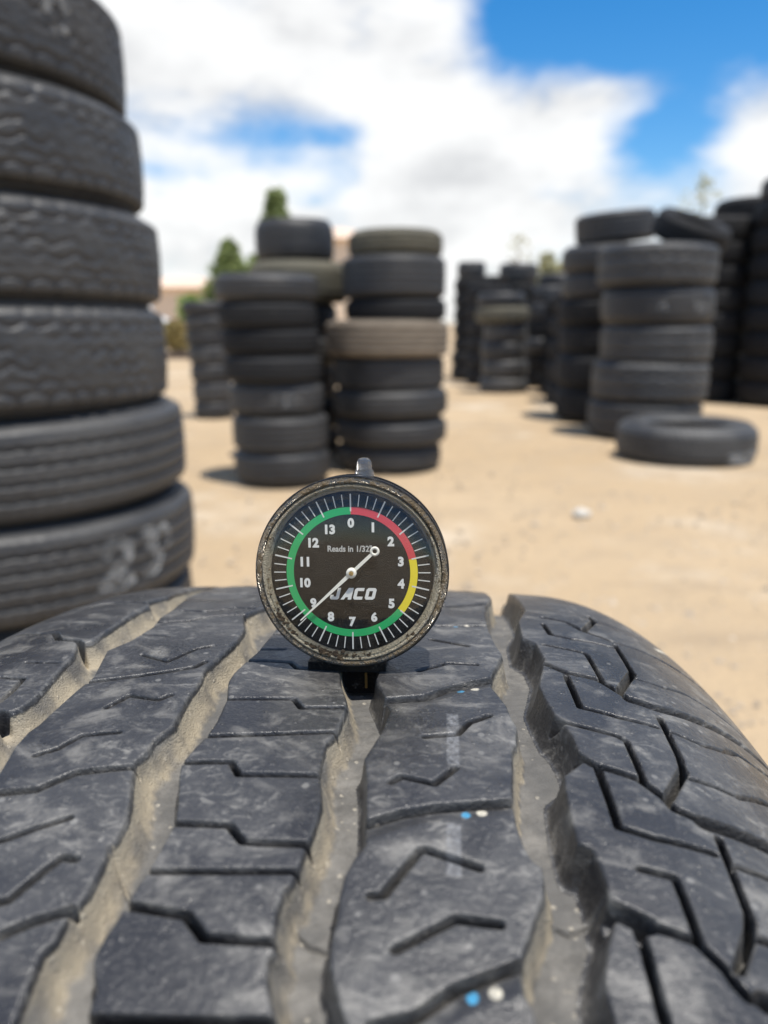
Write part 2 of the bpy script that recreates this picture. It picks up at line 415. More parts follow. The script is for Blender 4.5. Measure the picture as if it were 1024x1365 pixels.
# the close tall stack at the left edge
A = stack('in the close left stack', 'tyres of the close left stack', -.895, 1.66, [
    (.41, .195, .02, 0, K, 'grey', 'grey low tyre'), (.415, .195, .03, 0, K, 'grey', 'grey ribbed tyre'),
    (.425, .19, .032, .0, K, 'grey', 'grey ribbed tyre with white chalk scrawl'),
    (.42, .19, .027, .01, K, 'grey', 'grey tyre with straight ribs'),
    (.412, .205, .008, 0, W, 'grey', 'grey tyre with scalloped tread blocks'), (.415, .185, .0, .01, W, 'grey', 'worn grey tyre with scalloped tread'),
    (.41, .185, -.015, 0, W, 'grey', 'grey tyre with wavy tread blocks'), (.40, .20, -.03, .0, W, 'rubber', 'dark tyre with scalloped tread and chalk smear')],
    fine=2, seed=3)
def undo_spin(t): t.rotation_euler.z = 0
undo_spin(A[2]); undo_spin(A[7])
a0 = -.53                                            # direction on the tread that faces the camera's view
chalk(A[2], [[(a0 - .16, .135), (a0 - .09, .165), (a0 - .02, .15), (a0 - .03, .12), (a0 - .12, .085), (a0 - .16, .065), (a0 - .10, .06), (a0 - .0, .075)],
             [(a0 + .07, .165), (a0 + .15, .165), (a0 + .12, .13), (a0 + .18, .105), (a0 + .14, .075), (a0 + .06, .075)],
             [(a0 + .22, .17), (a0 + .26, .12)]], .404, .022)
chalk(A[7], [[(a0 + .02, .12), (a0 + .08, .17), (a0 + .14, .13)], [(a0 + .04, .09), (a0 + .13, .10)]], .404, .014)

# the slim stack left of the gauge, with a wider one behind it
Bs = stack('in the slim stack left of the gauge', 'tyres of the slim stack', -.638, 4.70, [
    (.295, .205, .01, 0, P_, 'rubber', 'black tyre'), (.292, .20, .012, 0, K, 'rubber', 'dark ribbed tyre'),
    (.285, .195, .0, .02, P_, 'rubber', 'tyre with chalk scrawl'), (.29, .16, -.01, 0, P_, 'dark', 'rounded black tyre'),
    (.292, .155, -.015, .01, P_, 'dark', 'smooth black tyre'), (.288, .15, -.02, 0, P_, 'dark', 'shiny black tyre'),
    (.305, .15, -.02, .02, P_, 'rubber', 'wide dark tyre')], fine=1, lean=(-.035, 0), seed=5)
undo_spin(Bs[2])
b0 = -1.45
chalk(Bs[2], [[(b0 - .1, .14), (b0 + .02, .15), (b0 - .04, .11), (b0 - .1, .08)], [(b0 + .1, .15), (b0 + .22, .14), (b0 + .16, .11), (b0 + .24, .08), (b0 + .12, .07)],
              [(b0 + .34, .14), (b0 + .34, .07)], [(b0 + .45, .12), (b0 + .5, .09)]], .404, .018)
stack('of the half hidden stack behind the slim one', 'tyres of the half hidden stack', -.66, 5.55, [
    (.33, .215, 0, 0, P_, 'dark', 'black tyre'), (.33, .215, .01, 0, P_, 'dark', 'dark tyre'), (.33, .215, -.01, 0, K, 'rubber', 'dark ribbed tyre'),
    (.33, .215, .01, 0, P_, 'rubber', 'black tyre'), (.33, .22, .0, 0, P_, 'rubber', 'dull black tyre'),
    (.345, .26, .075, 0, P_, 'olive', 'pale dusty tyre'), (.27, .27, .05, 0, P_, 'rubber', 'small black tyre standing highest')], fine=1, seed=6)
# the stack just behind the gauge's plunger
Cs = stack('in the stack behind the gauge plunger', 'tyres of the stack behind the plunger', .02, 5.177, [
    (.355, .165, .01, 0, P_, 'rubber', 'black tyre'), (.375, .175, .025, 0, P_, 'rubber', 'dull dark tyre'), (.385, .19, .02, 0, P_, 'rubber', 'wide dark tyre'),
    (.368, .20, .01, 0, K, 'rubber', 'dark ribbed tyre'), (.405, .225, .0, 0, K, 'tan', 'tan mud caked wide tyre'), (.33, .14, .055, 0, P_, 'dark', 'thin black tyre'),
    (.335, .25, .045, 0, K, 'rubber', 'thick black ribbed tyre'), (.305, .16, .055, .03, P_, 'olive', 'olive tan dusty tyre')], fine=1, seed=8)
# the narrow stack further off at the left
stack('in the narrow stack at far left', 'tyres of the narrow far stack', -1.764, 7.877, [
    (.20, .17, .03, 0, P_, 'rubber', 'black tyre'), (.20, .20, .025, 0, P_, 'grey', 'greyish tyre'), (.205, .175, .02, 0, P_, 'rubber', 'dull black tyre'),
    (.205, .187, .01, 0, P_, 'grey', 'grey tyre'), (.21, .15, 0, 0, K, 'rubber', 'thin ribbed tyre'), (.215, .14, 0, 0, P_, 'grey', 'thin greyish tyre'),
    (.225, .13, -.01, 0, P_, 'rubber', 'thin black tyre')], seed=9)
# the far cluster in the middle
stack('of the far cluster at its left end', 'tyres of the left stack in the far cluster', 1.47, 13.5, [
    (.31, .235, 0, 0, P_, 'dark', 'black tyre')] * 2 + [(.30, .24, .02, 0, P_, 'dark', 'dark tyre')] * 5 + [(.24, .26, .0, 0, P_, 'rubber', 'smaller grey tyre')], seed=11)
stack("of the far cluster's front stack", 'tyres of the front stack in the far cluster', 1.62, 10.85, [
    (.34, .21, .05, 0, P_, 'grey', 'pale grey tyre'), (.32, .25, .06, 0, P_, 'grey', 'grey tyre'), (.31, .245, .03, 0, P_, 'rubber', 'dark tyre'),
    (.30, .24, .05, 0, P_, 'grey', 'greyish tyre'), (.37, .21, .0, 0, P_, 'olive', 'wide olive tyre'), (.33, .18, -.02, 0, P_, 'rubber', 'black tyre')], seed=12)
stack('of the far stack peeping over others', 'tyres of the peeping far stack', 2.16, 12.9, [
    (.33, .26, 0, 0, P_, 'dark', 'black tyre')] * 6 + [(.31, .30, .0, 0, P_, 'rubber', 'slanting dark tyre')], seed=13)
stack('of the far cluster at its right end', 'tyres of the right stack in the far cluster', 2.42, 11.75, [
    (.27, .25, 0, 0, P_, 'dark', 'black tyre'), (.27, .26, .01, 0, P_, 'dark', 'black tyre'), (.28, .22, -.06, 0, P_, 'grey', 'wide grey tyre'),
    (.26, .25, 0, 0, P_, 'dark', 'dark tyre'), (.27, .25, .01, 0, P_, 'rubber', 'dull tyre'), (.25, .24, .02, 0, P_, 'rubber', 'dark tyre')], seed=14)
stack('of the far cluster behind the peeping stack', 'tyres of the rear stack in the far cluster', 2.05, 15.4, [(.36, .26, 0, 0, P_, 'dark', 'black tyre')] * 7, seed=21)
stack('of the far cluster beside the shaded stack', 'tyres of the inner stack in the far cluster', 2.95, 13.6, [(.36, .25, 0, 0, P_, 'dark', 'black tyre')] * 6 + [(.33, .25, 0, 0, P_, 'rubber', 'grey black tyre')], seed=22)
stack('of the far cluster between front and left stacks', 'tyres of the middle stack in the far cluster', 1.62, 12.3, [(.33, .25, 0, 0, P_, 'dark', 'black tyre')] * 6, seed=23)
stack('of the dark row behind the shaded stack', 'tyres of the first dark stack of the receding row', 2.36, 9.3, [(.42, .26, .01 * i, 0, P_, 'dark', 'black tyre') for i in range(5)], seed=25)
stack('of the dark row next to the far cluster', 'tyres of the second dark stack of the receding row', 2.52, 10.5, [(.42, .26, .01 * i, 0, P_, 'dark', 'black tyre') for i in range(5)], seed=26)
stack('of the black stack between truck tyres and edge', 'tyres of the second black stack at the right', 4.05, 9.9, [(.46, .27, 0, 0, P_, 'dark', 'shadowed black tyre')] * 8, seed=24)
# big truck tyres at the right
Fs = stack('in the truck tyre stack', 'truck tyres of the sunlit stack', 2.28, 6.70, [
    (.475, .30, -.02, 0, B_, 'rubber', 'huge dark tyre'), (.48, .325, .0, 0, B_, 'grey', 'huge tyre with blocky tread'), (.455, .30, .03, 0, B_, 'grey', 'big block tread tyre'),
    (.46, .31, .02, 0, P_, 'rubber', 'big tyre with chalk marks'), (.48, .32, -.01, 0, B_, 'grey', 'huge tyre with chunky lugs')], fine=1, seed=15)
undo_spin(Fs[3]); f0 = -1.75
chalk(Fs[3], [[(f0 - .12, .09), (f0 - .04, .14), (f0 + .0, .09)], [(f0 + .5, .14), (f0 + .58, .08), (f0 + .66, .13)], [(f0 + .7, .07), (f0 + .78, .12)]], .404, .016)
tyre('smallish black tyre tilted on its side on top of the chunky truck tyre', 2.56, 6.88, 1.59, .32, .22, P_, 'dark', 1, (.42, .10), .4)
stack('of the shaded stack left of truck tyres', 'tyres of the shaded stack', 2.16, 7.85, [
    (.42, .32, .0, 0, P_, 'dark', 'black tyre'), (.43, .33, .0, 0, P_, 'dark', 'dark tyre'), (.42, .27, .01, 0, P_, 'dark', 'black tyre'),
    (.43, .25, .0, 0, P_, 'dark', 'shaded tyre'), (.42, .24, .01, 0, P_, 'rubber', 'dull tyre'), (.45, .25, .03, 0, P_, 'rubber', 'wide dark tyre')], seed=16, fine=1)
tyre('slanting grey tyre topping the shaded stack left of the truck tyres', 2.24, 7.85, 1.70, .375, .27, K, 'rubber', 1, (.0, -.10), .3)
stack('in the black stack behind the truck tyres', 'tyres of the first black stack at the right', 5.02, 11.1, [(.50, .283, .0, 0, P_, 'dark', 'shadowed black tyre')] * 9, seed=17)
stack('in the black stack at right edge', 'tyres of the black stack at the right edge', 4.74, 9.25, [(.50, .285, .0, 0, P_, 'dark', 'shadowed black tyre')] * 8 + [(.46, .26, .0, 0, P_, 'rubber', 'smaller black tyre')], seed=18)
L = tyre('big dusty tyre lying flat alone in front of the truck tyres', 2.15, 5.45, -.004, .475, .275, P_, 'grey', 2)
l0 = -1.32
chalk(L, [[(l0 + .02, .03), (l0 + .02, .085), (l0 + .07, .05), (l0 + .12, .085), (l0 + .12, .03)], [(l0 + .17, .03), (l0 + .2, .085), (l0 + .25, .03)], [(l0 + .29, .085), (l0 + .29, .035), (l0 + .36, .03)],
          [(l0 + .40, .03), (l0 + .42, .085), (l0 + .48, .08), (l0 + .49, .055)], [(l0 + .53, .03), (l0 + .55, .08)]], .404, .022)

# ------------------------------------------------------------------ far things: building, van, trees, shrubs
def building(label, x, y, wx, wy, h, rh, rz=0.0, windows=3):
    b = empty('house', (x, y, 0), (0, 0, rz)); tag(b, label, 'building')
    bm = bmesh.new(); bm_box(bm, (wx, wy, h), (0, 0, h / 2)); bm_obj('wall', bm, M['stucco'], b)
    e = .5
    v = [(-wx / 2 - e, -wy / 2 - e, h + .01), (wx / 2 + e, -wy / 2 - e, h + .01), (wx / 2 + e, wy / 2 + e, h + .01), (-wx / 2 - e, wy / 2 + e, h + .01), (-wx / 2 + wy * .4, 0, h + rh), (wx / 2 - wy * .4, 0, h + rh)]
    link('roof', mesh_from('roof', v, [(0, 1, 5, 4), (1, 2, 5), (2, 3, 4, 5), (3, 0, 4), (3, 2, 1, 0)]), M['roof'], b, smooth=False)
    for i in range(windows):
        bm = bmesh.new(); bm_box(bm, (1.5, .12, 1.2), (-wx / 2 + wx * (i + .5) / windows, -wy / 2 - .03, 1.7), .02); bm_obj('window', bm, M['glass_dark'], b)
building('low peach stucco building beyond the yard at the left', -20, 66, 22, 9, 3.6, 1.0)
building('taller tan building peeping between the two middle stacks', -3.4, 60, 7, 8, 6.6, 1.2, windows=2)

def van():
    v = empty('van', (-10.75, 30.5, 0), (0, 0, 0)); tag(v, 'white van with sloping front beyond the close left stack', 'van')
    side = [(-2.5, .35), (2.25, .35), (2.45, .5), (2.45, 1.0), (1.75, 1.3), (1.1, 2.15), (.7, 2.3), (-2.45, 2.3), (-2.5, 2.2)]
    n = len(side); vs = [(x, -.95, z) for x, z in side] + [(x, .95, z) for x, z in side]
    fs = [tuple(range(n)), tuple(range(2 * n - 1, n - 1, -1))] + [(i + n, (i + 1) % n + n, (i + 1) % n, i) for i in range(n)]
    bm = bmesh.new(); bm.from_mesh(mesh_from('body', vs, fs)); bmesh.ops.recalc_face_normals(bm, faces=bm.faces)
    bmesh.ops.bevel(bm, geom=list(bm.edges), offset=.06, segments=2, affect='EDGES'); bm_obj('body', bm, M['van_white'], v)
    for sy in (-1, 1):
        q = [(1.0, 1.4), (1.58, 1.4), (1.1, 2.0), (.55, 2.0), (.4, 1.4)]
        w_ = mesh_from('window', [(x, sy * .965, z) for x, z in q] + [(x, sy * .94, z) for x, z in q], [tuple(range(5)), tuple(range(9, 4, -1))] + [(i, i + 5, (i + 1) % 5 + 5, (i + 1) % 5) for i in range(5)])
        link('window', w_, M['glass_dark'], v, smooth=False)
        for x in (-1.6, 1.55):
            me = lathe('wheel', [(.05, -.1), (.3, -.1), (.35, -.06), (.35, .06), (.3, .1), (.05, .1)], 32, 'Y', close=True)
            o = link('wheel', me, M['dark'], v); o.location = (x, sy * .88, .35)
van()

def plant(name, label, cat, x, y, h, rad, shape, mat, leaf, n, seed, trunk=True, group=None):
    rnd = random.Random(seed); t = empty(name, (x, y, 0)); tag(t, label, cat, group)
    vs, fs = [], []
    clumps = []
    for i in range(110):
        f = rnd.random() ** .8; z = h * (.12 + .88 * f) if trunk else h * f
        if shape == 'cone': rr = rad * (1 - f) ** .85 * (.85 + .3 * rnd.random())
        else: rr = rad * math.sqrt(max(0.02, 1 - (2 * f - 1) ** 2)) * (.7 + .5 * rnd.random())
        a = rnd.uniform(0, 6.28); q = rr * math.sqrt(rnd.random())
        clumps.append((q * math.cos(a), q * math.sin(a), z, max(.15 * rad, rr * .35)))
    for i in range(n):
        cx, cy, cz, cr = rnd.choice(clumps)
        d = Vector((rnd.gauss(0, 1), rnd.gauss(0, 1), rnd.gauss(0, 1))) * cr * .55
        p = Vector((cx, cy, max(.02, cz))) + d
        if p.z < .03: p.z = .03
        u = Vector((rnd.gauss(0, 1), rnd.gauss(0, 1), rnd.gauss(0, .7))).normalized(); v2 = u.orthogonal().normalized()
        s = leaf * rnd.uniform(.6, 1.3); b = len(vs)
        vs += [p - u * s, p + v2 * s * .45, p + u * s, p - v2 * s * .45]; fs.append((b, b + 1, b + 2, b + 3))
    link('crown' if trunk else 'foliage', mesh_from('crown', vs, fs), mat, t, smooth=False)
    bm = bmesh.new()
    def limb(p0, p1, r0, r1):
        d = Vector(p1) - Vector(p0)
        mt = Matrix.Translation((Vector(p0) + Vector(p1)) / 2) @ d.to_track_quat('Z', 'Y').to_matrix().to_4x4()
        bmesh.ops.create_cone(bm, cap_ends=True, segments=8, radius1=r0, radius2=r1, depth=d.length, matrix=mt)
    if trunk:
        limb((0, 0, 0), (rad * .03, 0, h * .9), h * .018 + .03, .02)
        for i in range(10):
            z = h * (.2 + .06 * i); a = i * 2.4; L_ = rad * (.7 if shape != 'cone' else .8 * (1 - z / h))
            limb((0, 0, z), (L_ * math.cos(a), L_ * math.sin(a), z + L_ * .35), .05, .015)
    else:
        for i in range(7):
            a = i * .9; limb((0, 0, 0), (rad * .6 * math.cos(a), rad * .6 * math.sin(a), h * .75), .03, .01)
    bm_obj('trunk' if trunk else 'stem', bm, M['bark'], t, smooth=True)
plant('conifer_tree', 'tall pointed green conifer rising behind the half hidden stack', 'tree', -5.55, 42, 7.3, 2.1, 'cone', M['leaf_dark'], .20, 8000, 1)
plant('conifer_tree', 'shorter pointed conifer left of the slim stack', 'tree', -7.85, 41, 4.75, 1.9, 'cone', M['leaf_dark'], .19, 8000, 2)
plant('bush', 'light green bush between the van and the narrow far stack', 'bush', -7.15, 29.5, 1.95, .42, 'round', M['leaf_bush'], .14, 2600, 3, False)
plant('dry_shrub', 'brownish dry shrub below the light green bush', 'shrub', -6.75, 25.5, .95, .6, 'round', M['leaf_dry'], .11, 1600, 4, False)
plant('tree', 'pale yellowish tree behind the far tyre cluster', 'tree', 9.0, 44, 4.5, 1.0, 'round', M['leaf_pale'], .2, 1500, 5)
plant('bare_tree', 'thin pale half bare tree behind the truck tyres', 'tree', 17.5, 45, 8.6, 1.7, 'round', M['leaf_pale'], .17, 380, 6)
plant('bare_tree', 'faint pale sparse tree right of the farthest stack', 'tree', 8.3, 50, 6.2, 1.1, 'round', M['leaf_pale'], .17, 300, 7)
bm = bmesh.new(); bm_box(bm, (2.6, .22, .2), (0, 0, .1), .02)
tb = bm_obj('timber_beam', bm, M['wood'], None); tb.location = (-6.3, 21.3, 0)
tag(tb, 'dark timber beam lying on the dirt beneath the shrubs', 'beam')
# white stone on the dirt
bm = bmesh.new(); bmesh.ops.create_icosphere(bm, subdivisions=3, radius=.05)
rs = random.Random(3)
for v in bm.verts:
    n = v.co.normalized(); f = 1 + .22 * math.sin(5 * n.x + 2) * math.cos(4 * n.y) + .12 * math.sin(11 * n.z + 7 * n.x)
    v.co = Vector((n.x * .045 * f, n.y * .034 * f, max(-.018, n.z * .03 * f)))
st = bm_obj('stone', bm, M['stone'], None, True); st.location = (.985, 3.72, .016); st.rotation_euler.z = .5
tag(st, 'white stone lying on the open dirt right of the gauge', 'stone')

# ------------------------------------------------------------------ the tyre in front, standing upright: dense tread cut with its grooves and sipes
TR = 329.2                                            # radius, mm
HC = Vector((-.0179, .157, EYE - .4041))              # wheel centre
HW, HL = .0997, -.0107                                # yaw, lean
EDGES = {
 'g1L': [(120, -53.5), (80, -54), (66, -53.5), (60, -55.5), (57, -56), (50, -52.5), (44.9, -53.3), (26.9, -53.1), (16.2, -53.5), (13.8, -56.3), (7, -53.5), (0.9, -52.9), (-13.7, -51.3), (-18.2, -52.1), (-22, -56.1), (-30, -53.0), (-44, -51.5), (-50, -52.3), (-53, -55.5), (-62, -53), (-75, -51.5), (-90, -52.5)],
 'g1R': [(120, -44.5), (85, -46), (69.0, -46.5), (44.1, -43.5), (35.8, -43.7), (26.6, -42.1), (16.0, -43.5), (9.6, -46.5), (-4.9, -42.9), (-11.0, -43.7), (-18.0, -44.3), (-24.4, -44.9), (-27.0, -45.7), (-31.3, -45.7), (-36.8, -44.7), (-45, -43.2), (-56, -45.5), (-70, -43.5), (-90, -45)],
 'g2L': [(120, -17.5), (100, -20), (85, -17), (72, -16.5), (60, -19), (50, -17.3), (38.5, -21.1), (25.8, -17.1), (17.5, -16.5), (10.4, -17.1), (4.9, -17.9), (-0.0, -18.9), (-6.1, -17.9), (-15.0, -18.1), (-23.6, -17.3), (-28.6, -19.3), (-31.8, -19.3), (-35.0, -20.5), (-40.0, -18.9), (-44.5, -17.3), (-49.0, -15.9), (-53.3, -15.9), (-54.9, -16.3), (-58.8, -16.1), (-63.1, -16.1), (-66.0, -16.7), (-67.8, -17.3), (-70.8, -17.3), (-72.8, -18.3), (-76.5, -17.9), (-80.9, -17.3), (-86, -17), (-92, -18)],
 'g2R': [(120, -9), (100, -11), (85, -9), (70, -8.8), (52, -11.5), (36, -9.2), (21.1, -9.1), (9.3, -9.7), (4.0, -10.9), (-1.8, -11.9), (-5.8, -11.9), (-12.6, -10.1), (-14.3, -9.9), (-21.7, -9.5), (-26.4, -9.9), (-31.0, -11.1), (-35.0, -11.9), (-38.4, -11.1), (-45.2, -8.9), (-49.5, -7.9), (-53.2, -8.1), (-57.5, -8.5), (-60.6, -9.1), (-63.8, -9.5), (-67.6, -10.1), (-69.9, -10.7), (-73.2, -10.9), (-75.3, -9.9), (-77.3, -8.7), (-79.7, -8.5), (-81.4, -8.3), (-92, -8.5)],
 'g3L': [(120, 14), (90, 12.5), (70, 15), (56, 13), (38, 15.3), (22, 12.6), (10, 12.0), (3.0, 11.1), (-4.9, 12.7), (-10.8, 14.7), (-15.1, 15.5), (-20.6, 15.1), (-24.4, 14.5), (-27.2, 13.3), (-30.5, 13.3), (-35.5, 13.5), (-40.5, 14.7), (-43.4, 15.3), (-46.8, 15.3), (-51.1, 14.9), (-52.4, 14.5), (-55.7, 14.3), (-57.8, 13.9), (-59.8, 13.7), (-61.0, 12.9), (-63.9, 12.5), (-66.0, 12.7), (-68.1, 12.9), (-70.2, 13.7), (-71.2, 12.9), (-73.6, 13.3), (-76.3, 14.3), (-78.9, 15.5), (-85, 15.3), (-92, 14)],
 'g3R': [(120, 21), (90, 22), (70, 23.5), (56, 21), (38, 23.5), (22, 21), (10, 20.4), (-2.1, 19.9), (-14.8, 24.1), (-21.9, 23.3), (-24.3, 22.7), (-31.0, 20.9), (-35.8, 21.9), (-41.3, 22.5), (-46.0, 23.1), (-51.4, 23.5), (-54.8, 21.9), (-57.7, 21.1), (-61.0, 20.9), (-64.6, 21.1), (-66.7, 20.9), (-69.6, 20.9), (-71.8, 21.1), (-74.0, 22.1), (-76.6, 23.3), (-78.9, 24.3), (-92, 23)],
 'g4L': [(120, 46), (80, 48), (62, 45.5), (45.5, 45.1), (32.7, 45.5), (22.1, 46.7), (15.0, 48.1), (3.3, 45.3), (-2.3, 44.7), (-5.7, 46.1), (-10.2, 47.7), (-15.1, 48.5), (-18.2, 49.3), (-24.1, 48.7), (-26.0, 47.9), (-33.3, 47.5), (-39.7, 47.1), (-44.7, 47.5), (-49.2, 48.3), (-52.1, 49.5), (-53.2, 50.9), (-55.9, 50.9), (-58.3, 50.7), (-61.7, 49.3), (-64.9, 48.1), (-67.5, 47.1), (-70.5, 46.5), (-72.9, 46.7), (-75.0, 47.9), (-76.6, 48.1), (-92, 47)],
 'g4R': [(120, 55), (85, 56), (57.9, 56.5), (47.0, 54.3), (42.7, 53.5), (28.7, 53.5), (24.2, 56.5), (14.2, 57.5), (7.5, 56.3), (-0.5, 54.9), (-7.3, 55.7), (-13.2, 56.9), (-15.3, 58.1), (-19.8, 59.3), (-24.6, 59.9), (-27.2, 60.7), (-32.1, 56.3), (-35.5, 56.1), (-39.2, 56.1), (-43.7, 56.3), (-47.9, 56.7), (-48.8, 58.9), (-52.2, 59.5), (-55.7, 59.9), (-59.1, 59.9), (-59.8, 60.7), (-63.5, 59.1), (-66.3, 58.1), (-69.4, 57.3), (-72.4, 57.1), (-75.2, 57.5), (-92, 58)],
}
